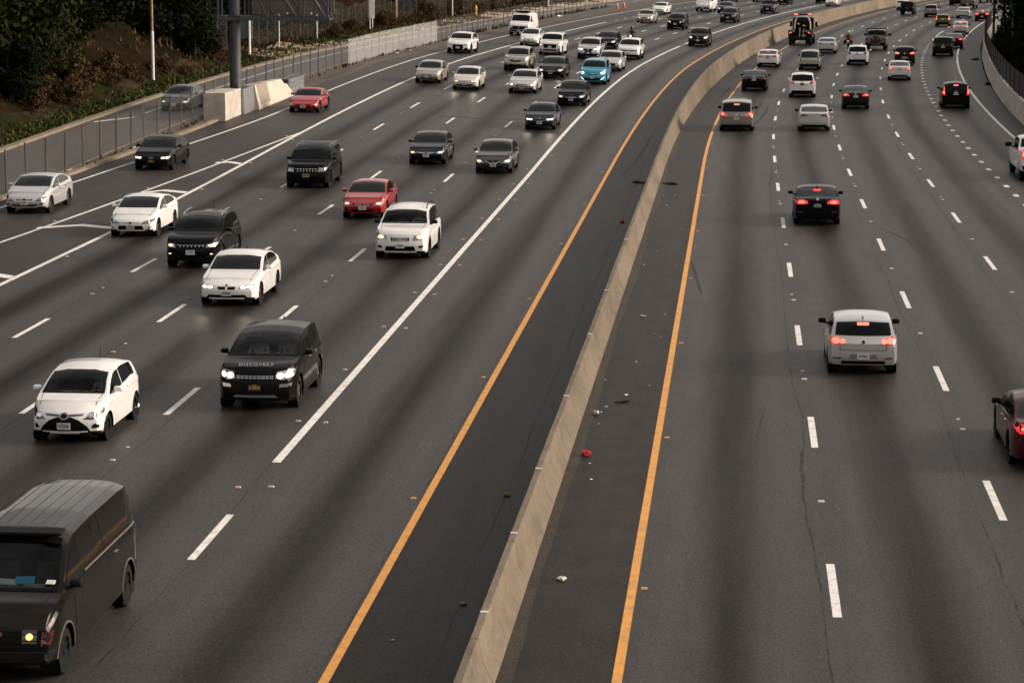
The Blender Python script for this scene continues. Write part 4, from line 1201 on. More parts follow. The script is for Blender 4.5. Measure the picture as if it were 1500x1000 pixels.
def plate_mesh(style):
    if style in PLATE_ME: return PLATE_ME[style]
    bm = bmesh.new(); bm_box(bm, (0, 0, 0), (.305, .012, .152), bevel=.003)
    r = random.Random(len(PLATE_ME) + 3); x = -.118
    for i in range(7):
        w = .024; h = .066
        t = r.randrange(3)
        bm_box(bm, (x, .008, .0), (.007, .006, h), mi=1)
        if t != 1: bm_box(bm, (x + w * .8, .008, 0), (.007, .006, h), mi=1)
        for zz in ([-.03, .03], [.03, 0], [-.03, 0, .03])[t]: bm_box(bm, (x + w * .4, .0085, zz), (w * .8, .006, .008), mi=1)
        x += .037
    bm_box(bm, (0, .008, .058), (.10, .004, .012), mi=2)
    me = from_bm('license_plate', bm)
    for m in {'w': (M_PLATE, M_PLATEC, mat('plate_red_ink', (.4, .05, .06), .5)), 'y': (M_PLATEB, M_PLATEY, M_PLATEY), 't': (mat('plate_tan', (.30, .22, .11), .5), M_PLATEB, M_PLATEB), 'd': (mat('plate_dark', (.10, .10, .10), .5), M_PLATE, M_PLATE)}[style]: me.materials.append(m)
    PLATE_ME[style] = me; return me
def plate(c, v, rear=False, style='w', x=0):
    sh = c.sh; px_, z = c.fv(x, v, rear); d = Vector((0, 1 if rear else -1, 0))
    h = sh.bvh.ray_cast(Vector((px_, -9 if rear else 9, z)), d)
    if h[0] is None: return
    o = bpy.data.objects.new('license_plate', plate_mesh(style)); COL.objects.link(o); o.parent = c.r
    o.location = h[0] - d * .014
    tilt = 0
    h2 = sh.bvh.ray_cast(Vector((px_, -9 if rear else 9, z + .06)), d)
    if h2[0] is not None: tilt = max(-.3, min(.3, atan2((h2[0].y - h[0].y) * (1 if not rear else -1), .06)))
    o.rotation_euler = (-tilt if not rear else tilt, 0, 0) if not rear else (0, 0, pi)
def emblem(c, x, v, rx, rz, rear=False, m=None, ring=True):
    z = c.fv(x, v, rear)[1]
    a = c.p('emblem', 'rear' if rear else 'front', oval(0, z, rx, rz), m or M_CHROME, .022, .03, .05)
    if ring and c.det > 1: c.p('emblem_field', 'rear' if rear else 'front', oval(0, z, rx * .72, rz * .72), M_BLACK, .026, .01, .05, a)
    return a
def lamp(c, view, poly, lit=None, house=None, cores=None, name='headlight'):
    """housing lens with a lit core inside when the lamp is on"""
    for q, md in ((poly, 1), (mirror(poly), -1)):
        far = c.det == 0
        a = c.p(name, view, q, (lit if (lit and far) else (house or M_LAMP)), .010, .04, .06)
        if lit and not far:
            for (cx, cz, rx, rz) in cores: c.p('lit_lamp', view, oval(cx * md, cz, rx, rz, 12), lit, .020, .012, .05, a)
        elif not far and name == 'headlight':
            for (cx, cz, rx, rz) in (cores or [])[:1]: c.p('reflector', view, oval(cx * md, cz, rx * .8, rz * .8, 12), M_CHROME, .016, .008, .05, a)
def cores_of(c, poly, n=1, k=.34):
    xs = [p[0] for p in poly]; zs_ = [p[1] for p in poly]
    x0, x1, z0, z1 = min(xs), max(xs), min(zs_), max(zs_); cx = sum(xs) / len(xs); cz = sum(zs_) / len(zs_)
    if n == 1: return [(cx, cz, (x1 - x0) * k, (z1 - z0) * k)]
    return [(cx - (x1 - x0) * .2, cz - .005, (x1 - x0) * .2, (z1 - z0) * .3), (cx + (x1 - x0) * .2, cz + .005, (x1 - x0) * .18, (z1 - z0) * .28)]

# front faces: grille, intake, lamps, fogs (all in fractions, see Car.fv)
FR = {
 'generic': dict(grille=[[(-.40, .70), (.40, .70), (.44, .86), (-.44, .86)]], intake=[[(-.55, .12), (.55, .12), (.48, .36), (-.48, .36)]], lamp=[(.50, .72), (.86, .76), (.93, .93), (.60, .90)], fog=[(.66, .22), (.84, .24), (.84, .38), (.68, .36)], plate=.47, bars=1, emb=.79),
 'yaris': dict(grille=[[(-.68, .06), (.68, .06), (.60, .32), (.40, .62), (.20, .76), (-.20, .76), (-.40, .62), (-.60, .32)]], intake=[], lamp=[(.50, .70), (.74, .66), (.92, .76), (.98, 1.0), (.90, 1.02), (.70, .86)], fog=[(.70, .26), (.86, .20), (.88, .36), (.80, .46), (.74, .40)], plate=.36, emb=.82, mous=[[(.05, .79), (.50, .84), (.50, .90), (.05, .87)]], lip=[(-.60, .06), (.60, .06), (.60, .12), (-.60, .12)], hs=.105),
 'corolla': dict(grille=[[(-.56, .10), (.56, .10), (.50, .46), (-.50, .46)]], intake=[[(-.40, .70), (.40, .70), (.40, .75), (-.40, .75)]], lamp=[(.42, .66), (.80, .66), (.95, .84), (.97, .94), (.70, .86)], fog=[(.72, .20), (.88, .24), (.86, .38), (.74, .34)], plate=.34, emb=.70, mous=[[(.06, .68), (.42, .71), (.42, .76), (.06, .76)]]),
 'elantra': dict(grille=[[(-.50, .12), (.50, .12), (.62, .34), (-.62, .34)], [(-.34, .68), (.34, .68), (.40, .82), (-.40, .82)]], intake=[], lamp=[(.44, .68), (.76, .66), (.96, .92), (.98, 1.0), (.84, .94)], fog=[(.66, .26), (.90, .34), (.86, .46), (.70, .40)], plate=.45, emb=.78, bars=1),
 'audi': dict(grille=[[(-.36, .16), (.36, .16), (.46, .40), (.42, .86), (-.42, .86), (-.46, .40)]], intake=[[(.54, .12), (.88, .14), (.84, .40), (.56, .36)], [(-.54, .12), (-.88, .14), (-.84, .40), (-.56, .36)]], lamp=[(.48, .70), (.88, .68), (.95, .88), (.50, .86)], fog=None, plate=.42, rings=.80),
 'slots': dict(grille=[[(-.52, .66), (.52, .66), (.52, .86), (-.52, .86)]], intake=[[(-.60, .12), (.60, .12), (.60, .30), (-.60, .30)]], lamp=[(.56, .68), (.88, .70), (.96, .86), (.58, .86)], fog=[(.68, .34), (.84, .34), (.84, .44), (.68, .44)], plate=.46, slots=7),
 'slots_thin': dict(grille=[[(-.50, .72), (.50, .72), (.52, .84), (-.52, .84)]], intake=[[(-.60, .12), (.60, .12), (.60, .30), (-.60, .30)]], lamp=[(.56, .70), (.86, .72), (.97, .88), (.58, .84)], fog=[(.66, .32), (.86, .32), (.86, .44), (.66, .44)], plate=.46, slots=7),
 'lr': dict(grille=[[(-.44, .74), (.44, .74), (.47, .88), (-.47, .88)]], intake=[[(-.62, .24), (.62, .24), (.56, .58), (-.56, .58)]], lamp=[(.50, .76), (.70, .72), (.92, .80), (.96, .96), (.54, .92)], fog=[(.60, .46), (.88, .48), (.90, .60), (.62, .57)], plate=.46, skid=[(-.56, .12), (.56, .12), (.50, .20), (-.50, .20)], mesh=1),
 'bmw': dict(grille=[[(.03, .66), (.28, .68), (.31, .84), (.05, .86)], [(-.03, .66), (-.28, .68), (-.31, .84), (-.05, .86)]], intake=[[(-.70, .10), (.70, .10), (.62, .30), (-.62, .30)]], lamp=[(.42, .70), (.86, .72), (.94, .90), (.44, .84)], fog=None, plate=.40, kid=1, emb=.95, hs=.04),
 'santafe': dict(grille=[[(-.32, .60), (.32, .60), (.36, .80), (-.36, .80)]], intake=[[(-.58, .08), (.58, .08), (.52, .34), (-.52, .34)]], lamp=[(.46, .66), (.84, .68), (.95, .90), (.88, .94), (.50, .84)], fog=[(.68, .24), (.86, .26), (.84, .38), (.68, .36)], plate=.36, hemb=.70, bars=1),
 'wing': dict(grille=[[(-.46, .68), (.46, .68), (.50, .82), (-.50, .82)]], intake=[[(-.72, .12), (.72, .12), (.60, .38), (-.60, .38)]], lamp=[(.52, .68), (.86, .72), (.96, .92), (.60, .86)], fog=[(.70, .18), (.88, .20), (.88, .32), (.70, .30)], plate=.50, wing=1, emb=.76),
 'vee': dict(grille=[[(-.20, .50), (.20, .50), (.42, .88), (-.42, .88)]], intake=[[(-.60, .10), (.60, .10), (.50, .28), (-.50, .28)]], lamp=[(.44, .66), (.80, .64), (.95, .86), (.98, .96), (.60, .86)], fog=[(.74, .16), (.88, .20), (.86, .32), (.74, .28)], plate=.40, vee=1, emb=.74),
 'merc': dict(grille=[[(-.46, .50), (.46, .50), (.42, .84), (-.42, .84)]], intake=[[(-.80, .10), (.80, .10), (.70, .32), (-.70, .32)]], lamp=[(.52, .62), (.86, .64), (.95, .90), (.54, .84)], fog=None, plate=.36, star=.66, bars=1),
 'spindle': dict(grille=[[(-.44, .10), (.44, .10), (.26, .48), (.40, .86), (-.40, .86), (-.26, .48)]], intake=[], lamp=[(.44, .70), (.84, .72), (.95, .92), (.50, .86)], fog=[(.64, .16), (.84, .18), (.80, .36), (.66, .32)], plate=.38, emb=.74),
 'kidney_wide': dict(grille=[[(-.44, .66), (0, .60), (.44, .66), (.46, .84), (0, .80), (-.46, .84)]], intake=[[(-.55, .14), (.55, .14), (.5, .36), (-.5, .36)]], lamp=[(.50, .70), (.84, .74), (.94, .94), (.56, .88)], fog=[(.68, .20), (.88, .24), (.84, .44), (.72, .40)], plate=.48, emb=.84),
 'big': dict(grille=[[(-.52, .40), (.52, .40), (.58, .84), (-.58, .84)]], intake=[[(-.60, .10), (.60, .10), (.60, .28), (-.60, .28)]], lamp=[(.60, .64), (.88, .66), (.94, .86), (.62, .86)], fog=[(.70, .18), (.86, .18), (.86, .30), (.70, .30)], plate=.50, bars=2, emb=.64),
 'bigvan': dict(grille=[[(-.88, .34), (.88, .34), (.88, .84), (-.88, .84)]], intake=[[(-.9, .04), (.9, .04), (.9, .30), (-.9, .30)]], lamp=[(.60, .56), (.86, .56), (.88, .76), (.60, .76)], fog=None, plate=.16, bars=2, emb=.62, embm=1),
 'express': dict(grille=[[(-.95, .38), (.95, .38), (.95, .82), (-.95, .82)]], intake=[], lamp=[(.52, .55), (.74, .55), (.74, .78), (.52, .78)], fog=None, plate=.20, bars=2, bumper=1, signal=[(.80, .46), (.93, .48), (.95, .80), (.82, .80)], badge=1),
 'crystal': dict(grille=[[(-.30, .74), (.30, .74), (.30, .84), (-.30, .84)]], intake=[[(-.62, .06), (.62, .06), (.62, .34), (-.62, .34)]], lamp=[(.36, .66), (.80, .66), (.92, .90), (.38, .86)], fog=None, plate=.42, emb=.79, bars=1),
 'eyes': dict(grille=[[(-.40, .64), (-.04, .64), (-.04, .80), (-.36, .80)], [(.40, .64), (.04, .64), (.04, .80), (.36, .80)]], intake=[[(-.50, .12), (.50, .12), (.46, .34), (-.46, .34)]], lamp=[(.46, .64), (.82, .66), (.93, .90), (.52, .86)], fog=[(.66, .16), (.84, .18), (.84, .32), (.68, .30)], plate=.48),
 'chr': dict(grille=[[(-.52, .08), (.52, .08), (.60, .30), (-.60, .30)], [(-.40, .68), (0, .60), (.40, .68), (.40, .72), (0, .66), (-.40, .72)]], intake=[], lamp=[(.42, .66), (.80, .66), (.96, .92), (.92, .98), (.62, .80)], fog=None, whisk=[(.62, .14), (.70, .14), (.92, .40), (.86, .42)], plate=.38, emb=.74),
 'promaster': dict(grille=[[(-.62, .30), (.62, .30), (.70, .52), (-.70, .52)]], intake=[[(-.96, .02), (.96, .02), (.96, .28), (-.96, .28)]], lamp=[(.66, .62), (.90, .66), (.92, .92), (.74, .86)], fog=None, plate=.20, emb=.62, bars=1),
 'murano': dict(grille=[[(-.86, .64), (.86, .64), (.90, .82), (-.90, .82)]], intake=[[(-.60, .08), (.60, .08), (.60, .26), (-.60, .26)]], lamp=[(.60, .66), (.92, .68), (.95, .84), (.60, .82)], fog=None, plate=.36, slots=9, emb=.74),
}
def front(c, st, lit, fog_lit=False, pstyle='w', letters=None):
    f = FR[st]; big = c.det > 0
    for g in f['grille']:
        gr = c.p('grille', 'front', c.F(g), M_GRILLE, .008, .03)
        if big:
            xs = [p[0] for p in g]; vs_ = [p[1] for p in g]
            if f.get('bars'):
                n = 3
                for k in range(n):
                    v = min(vs_) + (max(vs_) - min(vs_)) * (k + .5) / n; w = .8 * max(xs) if min(xs) < 0 < max(xs) else None
                    if w: c.p('grille_bar', 'front', c.F([(-w, v - .012), (w, v - .012), (w, v + .012), (-w, v + .012)]), M_CHROME if f['bars'] == 1 else M_BLACK, .016, .012, .1, gr)
            if f.get('slots'):
                n = f['slots']; w = max(xs) * 1.9 / n
                for k in range(n):
                    x = -max(xs) * .95 + w * (k + .5)
                    c.p('grille_slot', 'front', c.F([(x - w * .42, min(vs_) + .015), (x - w * .22, min(vs_) + .015), (x - w * .22, max(vs_) - .015), (x - w * .42, max(vs_) - .015)]), M_CHROME, .018, .012, .1, gr)
                c.p('grille_bar', 'front', c.F([(min(xs), max(vs_) - .02), (max(xs), max(vs_) - .02), (max(xs), max(vs_)), (min(xs), max(vs_))]), M_CHROME, .018, .012, .1, gr)
            if f.get('mesh'):
                for k in range(9):
                    x = -.42 + k * .105
                    c.p('grille_bar', 'front', c.F([(x - .042, .755), (x + .042, .755), (x + .042, .80), (x - .042, .80)]), M_GALV, .014, .01, .1, gr)
                    c.p('grille_bar', 'front', c.F([(x - .042, .815), (x + .042, .815), (x + .042, .86), (x - .042, .86)]), M_GALV, .014, .01, .1, gr)
            if f.get('kid'):
                x0 = min(xs); x1 = max(xs)
                for (a, b) in ((.84, .87), (.645, .668)): c.p('grille_bar', 'front', c.F([(x0, a), (x1, a), (x1, b), (x0, b)]), M_CHROME, .016, .012, .1, gr)
    for g in f['intake']: c.p('bumper_intake', 'front', c.F(g), M_GRILLE, .006, .03)
    vc = sum(v for _, v in f['lamp']) / len(f['lamp'])
    L_ = c.F([(x, vc + (v - vc) * 1.4 + .03) for x, v in f['lamp']])
    lamp(c, 'front', L_, lit, M_LAMPD if (st in ('express',) or st in ('yaris', 'elantra', 'corolla') and not lit) else M_LAMP, cores_of(c, L_, 2 if big and st in ('lr', 'audi', 'bmw', 'yaris', 'elantra', 'corolla', 'spindle') else 1, .25))
    if f.get('fog') and big:
        q = c.F(f['fog']); lamp(c, 'front', q, M_LITW if fog_lit else None, M_GRILLE if not st == 'lr' else M_LAMP, cores_of(c, q, 1, .28), 'fog_lamp')
    if f.get('whisk'): c.both('running_lamp', 'front', c.F(f['whisk']), M_LIT, .012, .02)
    if f.get('signal'): c.both('signal_lamp', 'front', c.F(f['signal']), M_TAIL, .012, .03)
    if f.get('mous') and big:
        for q in f['mous']: c.both('chrome_trim', 'front', c.F(q), M_STEEL if st == 'yaris' else M_CHROME, .014, .02)
    if f.get('lip') and big: c.p('lower_lip', 'front', c.F(f['lip']), M_WHITEPAINT, .012, .02)
    if f.get('skid'): c.p('skid_plate', 'front', c.F(f['skid']), M_GALV, .02, .03)
    if f.get('wing'):
        c.p('chrome_trim', 'front', c.F([(-.52, .80), (.52, .80), (.54, .86), (-.54, .86)]), M_CHROME, .018, .02)
        c.p('chrome_trim', 'front', c.F([(-.30, .72), (.30, .72), (.46, .80), (-.46, .80)]), M_CHROME, .016, .02)
    if f.get('vee'): c.both('chrome_trim', 'front', c.F([(.06, .56), (.14, .54), (.46, .88), (.38, .88)]), M_CHROME, .018, .02)
    if f.get('star'):
        e_ = c.p('emblem', 'front', oval(0, c.fv(0, f['star'])[1], .095, .095), M_CHROME, .024, .02, .05)
        if big:
            c.p('emblem_field', 'front', oval(0, c.fv(0, f['star'])[1], .075, .075), M_GRILLE, .027, .01, .05, e_)
            z = c.fv(0, f['star'])[1]
            for k in range(3):
                a = pi / 2 + k * 2 * pi / 3; q = a + pi / 2
                c.p('emblem_spoke', 'front', [(.012 * cos(q), z + .012 * sin(q)), (.09 * cos(a), z + .09 * sin(a)), (-.012 * cos(q), z - .012 * sin(q))], M_CHROME, .03, .01, .05, e_)
        c.both('chrome_trim', 'front', c.F([(.12, f['star'] - .02), (.42, f['star'] - .02), (.42, f['star'] + .03), (.12, f['star'] + .03)]), M_CHROME, .016, .015)
    if f.get('rings') and big:
        z = c.fv(0, f['rings'])[1]
        for k in range(4):
            a = c.p('emblem', 'front', oval((k - 1.5) * .052, z, .036, .034), M_CHROME, .02, .01, .05); c.p('emblem_field', 'front', oval((k - 1.5) * .052, z, .026, .024), M_GRILLE, .024, .008, .05, a)
    if f.get('hemb') and big:
        z = c.fv(0, f['hemb'])[1]; a = emblem(c, 0, f['hemb'], .075, .042)
        for dx in (-.022, .022): c.p('emblem_bar', 'front', [(dx - .006 + .006, z - .028), (dx + .006 + .006, z - .028), (dx + .012 + .004, z + .028), (dx + .004, z + .028)], M_CHROME, .032, .01, .05, a)
        c.p('emblem_bar', 'front', rect(-.02, z - .006, .03, z + .006), M_CHROME, .032, .01, .05, a)
    if f.get('emb') and big: emblem(c, 0, f['emb'], f.get('hs', .07), f.get('hs', .07) * .72)
    if f.get('bumper'):
        c.p('bumper', 'front', c.F([(-.99, .10), (.99, .10), (.99, .34), (-.99, .34)]), M_BLACK, .07, .10)
    if f.get('badge'):
        c.p('badge', 'front', c.F([(-.06, .76), (.02, .70), (.10, .77), (.20, .71), (.30, .80), (.20, .76), (.10, .81), (.02, .75), (-.06, .81)]), M_CHROME, .025, .01)
        c.p('badge', 'front', c.F([(-.22, .70), (-.12, .72), (-.10, .80), (-.22, .80)]), M_TAIL, .022, .01)
    plate(c, f['plate'], False, pstyle)

RE = {
 'golf': dict(tl=[(.50, .72), (.70, .66), (.93, .70), (.95, .92), (.86, .97), (.60, .88)], cores=[(.78, .82, .12, .11), (.60, .80, .085, .085)], plate=.30, diff=[(-.66, -.02), (.66, -.02), (.62, .14), (-.62, .14)], emb=.78, refl=.2, crease=.58, pins=1),
 'bmw': dict(tl=[(.40, .70), (.92, .66), (.95, .88), (.62, .90), (.42, .84)], cores=[(.68, .78, .16, .08)], plate=.62, diff=[(-.8, -.02), (.8, -.02), (.7, .12), (-.7, .12)], emb=.92, refl=.28),
 'sedan': dict(tl=[(.44, .68), (.90, .66), (.95, .86), (.60, .88), (.46, .80)], cores=[(.76, .77, .13, .07)], plate=.66, diff=[(-.7, .02), (.7, .02), (.66, .16), (-.66, .16)], emb=.86),
 'camry': dict(tl=[(.36, .74), (.86, .66), (.96, .76), (.93, .92), (.62, .88), (.38, .84)], cores=[(.72, .80, .12, .05)], plate=.68, diff=[(-.8, .0), (.8, .0), (.76, .12), (-.76, .12)], emb=.88, trim=.84),
 'minivan': dict(tl=[(.44, .70), (.66, .66), (.93, .72), (.96, 1.0), (.86, 1.02), (.70, .82)], cores=[(.80, .80, .10, .10)], plate=.52, diff=[(-.9, .0), (.9, .0), (.9, .12), (-.9, .12)], emb=.74, trim=.62),
 'suv': dict(tl=[(.56, .76), (.90, .72), (.96, .92), (.70, .94), (.58, .88)], cores=[(.78, .84, .12, .07)], plate=.72, diff=[(-.8, .0), (.8, .0), (.76, .24), (-.76, .24)], emb=.88),
 'tall': dict(tl=[(.70, .66), (.94, .64), (.92, 1.0), (.86, 1.42), (.80, 1.40), (.80, 1.0)], cores=[(.84, .86, .06, .16), (.83, 1.2, .04, .14)], plate=.76, diff=[(-.8, .0), (.8, .0), (.8, .30), (-.8, .30)], emb=.9),
 'box': dict(tl=[(.76, .56), (.94, .56), (.94, .92), (.76, .92)], cores=[(.85, .74, .05, .1)], plate=.6, diff=[(-.9, .02), (.9, .02), (.9, .26), (-.9, .26)], emb=.8),
 'pony': dict(tl=[(.46, .64), (.88, .64), (.92, .88), (.46, .88)], cores=[(.55, .76, .05, .09), (.68, .76, .05, .09), (.81, .76, .05, .09)], plate=.40, diff=[(-.7, .0), (.7, .0), (.7, .2), (-.7, .2)], emb=.76),
 'pickup': dict(tl=[(.82, .50), (.96, .50), (.96, .88), (.82, .88)], cores=[(.89, .74, .05, .1)], plate=.20, diff=[(-.95, .02), (.95, .02), (.95, .24), (-.95, .24)], emb=.72),
}
def rear(c, st, lit, third=False, pstyle='w'):
    f = RE[st]; sh = c.sh; q = c.F(f['tl'], True)
    cores = [(x * sh.W / 2, c.fv(0, v, True)[1], rx * sh.W / 2, rz * .7) for x, v, rx, rz in f['cores']]
    lamp(c, 'rear', q, lit, M_TAILL if lit is M_BRAKE else M_TAIL, cores, 'tail_light')
    if f.get('pins') and c.det > 0: c.both('reverse_lens', 'rear', c.F([(.52, .69), (.90, .67), (.90, .71), (.52, .73)], True), M_LAMP, .016, .02)
    c.p('rear_bumper_insert', 'rear', c.F(f['diff'], True), M_GRILLE, .010, .03)
    if c.det > 0:
        if f.get('refl'): c.both('reflector', 'rear', c.F([(.62, f['refl']), (.94, f['refl'] + .02), (.94, f['refl'] + .06), (.62, f['refl'] + .05)], True), M_TAIL, .01, .02)
        if f.get('trim'): c.p('chrome_trim', 'rear', c.F([(-.34, f['trim']), (.34, f['trim']), (.36, f['trim'] + .04), (-.36, f['trim'] + .04)], True), M_CHROME, .014, .02)
        if f.get('crease'):
            c.p('tailgate_seam', 'rear', c.F([(-.66, .50), (.66, .50), (.66, .515), (-.66, .515)], True), M_BLACK, .004, .01)
            for sx in (1, -1): c.p('tailgate_seam', 'rear', c.F([(.655 * sx, .50), (.67 * sx, .50), (.67 * sx, .66), (.655 * sx, .66)], True), M_BLACK, .004, .01)
            c.both('plate_surround', 'rear', c.F([(.18, .22), (.42, .22), (.36, .38), (.18, .38)], True), M_LAMP, .012, .02)
        if f.get('emb'): emblem(c, 0, f['emb'], .055, .055, True)
    plate(c, f['plate'], True, pstyle)
    if third and sh.rgb:
        z = sh.zt(sh.rend + .06) - .0; t = sh.cab(sh.rend + .05)[1]
        c.p('brake_light', 'rear', rect(-.15, t - .035, .15, t + .03), M_BRAKE if third == 1 else M_TAILL, .022, .03)

def rails(c, m, cross=0):
    sh = c.sh
    for sd in (1, -1):
        bm = bmesh.new(); last = None
        for i, d in enumerate(frange(sh.wtop + .15, sh.rend - .02, .2)):
            wc, zc = sh.cab(d); p = Vector((sd * wc * .90, sh.L / 2 - d, sh.zt(d) + (.035 if 0 < i else -.02)))
            if last: bm_rod(bm, last, p, .022, 6)
            last = p
        link('roof_rail', from_bm('roof_rail', bm, True), c.r, m)
    for k in range(cross):
        d = sh.wtop + .35 + k * .32; wc, zc = sh.cab(d); bm = bmesh.new()
        bm_box(bm, (0, sh.L / 2 - d, sh.zt(d) + .055), (wc * 1.9, .07, .035), bevel=.01); link('rack_bar', from_bm('rack_bar', bm), c.r, m)
def antenna(c, d=None, rod=True):
    sh = c.sh; d = d or sh.rend - .1; z = sh.zt(d); bm = bmesh.new()
    if rod: bm_rod(bm, (0, sh.L / 2 - d, z - .01), (0, sh.L / 2 - d - .12, z + .26), .008, 6, .004)
    else:
        bm_box(bm, (0, sh.L / 2 - d, z + .03), (.03, .13, .07), bevel=.012)
        for v in bm.verts:
            if v.co.y > sh.L / 2 - d + .03: v.co.z = z
    link('antenna', from_bm('antenna', bm, True), c.r, M_BLACK)
def doors(c, pm, n=2, both=True):
    sh = c.sh; L = sh.L; A = sh.axles
    fr_ = [(sh.axles[0] - sh.R - .16)]
    B = [L / 2 - p for p in sh.pillars] or [sh.axles[1] + sh.R + .12]
    rear_lim = sh.axles[1] + sh.R + .12
    segs = [(fr_[0], B[0] + .0)]
    if n > 1: segs.append((B[0] - .02, rear_lim - .10))
    else: segs = [(fr_[0], rear_lim + .15)]
    for k, (a, b) in enumerate(segs):
        zt0 = sh.zb(L / 2 - a) - .02; zt1 = sh.zb(L / 2 - b) - .02; z0 = sh.zb0 + .12
        q = [(a, z0 + .02), (a, zt0), (b, zt1), (b if not (k == 1) else b + .0, z0 + (.30 if k == 1 else .02)), ((b + .18 if k == 1 else b), z0)]
        for v in (('right', 'left') if both else ('right',)):
            o = c.p('door', v, q, pm, .004, .012, .12)
            x0 = b + .10
            zz = zt1 - .10
            c.p('door_handle', v, rect(x0, zz - .017, x0 + .19, zz + .017), pm if pm in (PAINT['white'], PAINT['lightsilver']) else M_CHROME, .03, .03, .1, o)
def seams(c):
    sh = c.sh; w = sh.W / 2
    a = sh.L / 2 - sh.cowl
    # bonnet shut lines
    for sx in (1, -1):
        c.p('hood_seam', 'top', [(sx * w * .80, a - .02), (sx * (w * .80 + .010), a - .02), (sx * (w * .74 + .010), sh.L / 2 - .42), (sx * w * .74, sh.L / 2 - .42)], M_BLACK, .003, .01)
def wipers(c):
    sh = c.sh; z = sh.zt(sh.cowl + .05)
    for x in (-.15, .38):
        c.p('wiper', 'front', [(x, z + .02), (x + .02, z + .015), (x - .46, z + .065), (x - .46, z + .08)], M_BLACK, .022, .012)

# seated people -----------------------------------------------------
def skin_person(name, joints, edges, m, sub=1):
    """joints: [(pos, radius)]; one continuous surface grown round a posed skeleton"""
    me = bpy.data.meshes.new(name); me.from_pydata([j[0] for j in joints], edges, []); me.update()
    o = bpy.data.objects.new(name, me); COL.objects.link(o)
    md = o.modifiers.new('skin', 'SKIN'); md.use_smooth_shade = True
    for i, j in enumerate(joints):
        r = j[1]; r = (r, r) if isinstance(r, (int, float)) else r
        me.skin_vertices[0].data[i].radius = r
        me.skin_vertices[0].data[i].use_root = (i == 0)
    sb = o.modifiers.new('sub', 'SUBSURF'); sb.levels = sub; sb.render_levels = sub
    dg = bpy.context.evaluated_depsgraph_get()
    out = bpy.data.meshes.new_from_object(o.evaluated_get(dg))
    bpy.data.objects.remove(o); bpy.data.meshes.remove(me)
    out.polygons.foreach_set('use_smooth', [True] * len(out.polygons))
    out.name = name; out.materials.clear(); out.materials.append(m)
    return out
def seated(lean=.0, reach=.42, spread=.17, knees=.2, foot=(-.10, .25), grip=1.02):
    """hip at origin, facing +y, z up"""
    J = []; E = []
    def add(p, r, par=None):
        J.append((p, r)); i = len(J) - 1
        if par is not None: E.append((par, i))
        return i
    hip = add((0, 0, .10), (.16, .12)); w = add((0, lean * .3, .28), (.145, .105), hip); ch = add((0, lean * .75, .46), (.17, .115), w)
    nb = add((0, lean, .60), (.075, .07), ch); nk = add((0, lean + .01, .68), .055, nb); hd = add((0, lean + .035, .80), (.078, .098), nk); tp = add((0, lean + .03, .90), (.055, .07), hd)
    for sd in (1, -1):
        sh_ = add((sd * .19, lean * .9, .555), .062, ch); el = add((sd * .25, lean + .12, .34), .046, sh_); wr = add((sd * spread, lean * .5 + reach, .42), .033, el)
        pm_ = add((sd * spread * .97, lean * .5 + reach + .08, .43), (.038, .022), wr)
        for k in range(4):
            f1 = add((sd * (spread * .97 - .024 + .016 * k), lean * .5 + reach + .13, .435), .010, pm_); add((sd * (spread * .97 - .024 + .016 * k), lean * .5 + reach + .155, .405), .008, f1)
        t_ = add((sd * (spread * .97 - .04), lean * .5 + reach + .09, .44), .010, pm_); add((sd * (spread * .97 - .055), lean * .5 + reach + .12, .42), .008, t_)
        th = add((sd * .10, .06, .08), .095, hip); kn = add((sd * knees, .45, .12), .068, th); an = add((sd * knees, .45 + foot[0], .12 - .42), .046, kn); add((sd * knees, .45 + foot[0] + .17, .12 - .47), .038, an)
    return J, E
PERS = {}
def person_mesh(key, **kw):
    if key not in PERS:
        J, E = seated(**kw); me = skin_person('person', J, E, M_SHIRTG); me.materials.append(M_SKIN)
        for f in me.polygons:
            c = f.center
            hand = abs(c.y - (kw.get('lean', 0) * .5 + kw.get('reach', .42) + .08)) < .12 and abs(c.z - .42) < .08 and abs(c.x) > .05
            f.material_index = 1 if c.z > .64 or hand else 0
        PERS[key] = me
    return PERS[key]
def head_bits(o, lean, hair_m, name='hair'):
    bm = bmesh.new(); bmesh.ops.create_uvsphere(bm, u_segments=14, v_segments=10, radius=.105)
    for v in bm.verts:
        v.co.z *= 1.1; v.co.y *= 1.12
        if v.co.y > .03 and v.co.z < .055: v.co.y = .03; v.co.x *= .9
    h = link(name, from_bm(name, bm, True, 80), o, hair_m); h.location = (0, lean + .012, .845); return h
def occupant(x, y, z, shirt, label, group, car_root, hair=M_HAIR, scale=1.0):
    """a person on a seat: an object of its own, placed in the car's space"""
    o = bpy.data.objects.new('person', person_mesh('drive', lean=-.08, reach=.46)); COL.objects.link(o)
    o.material_slots[0].link = 'OBJECT'; o.material_slots[0].material = shirt
    M_ = Matrix.LocRotScale(car_root.location, car_root.rotation_euler, None)
    o.location = M_ @ Vector((x, y, z)); o.rotation_euler = car_root.rotation_euler; o.scale = (scale,) * 3
    tag(o, label, 'person', group); head_bits(o, -.08, hair)
    bm = bmesh.new()
    for sx in (1, -1): bmesh.ops.create_uvsphere(bm, u_segments=8, v_segments=6, radius=.011, matrix=Matrix.Translation((sx * .03, .045, .80)))
    bmesh.ops.create_cone(bm, cap_ends=True, segments=8, radius1=.016, radius2=.006, depth=.05, matrix=Matrix.Translation((0, .065, .775)) @ Matrix.Rotation(-.5, 4, 'X'))
    link('face_features', from_bm('face_features', bm, True), o, M_SKIN)
    return o
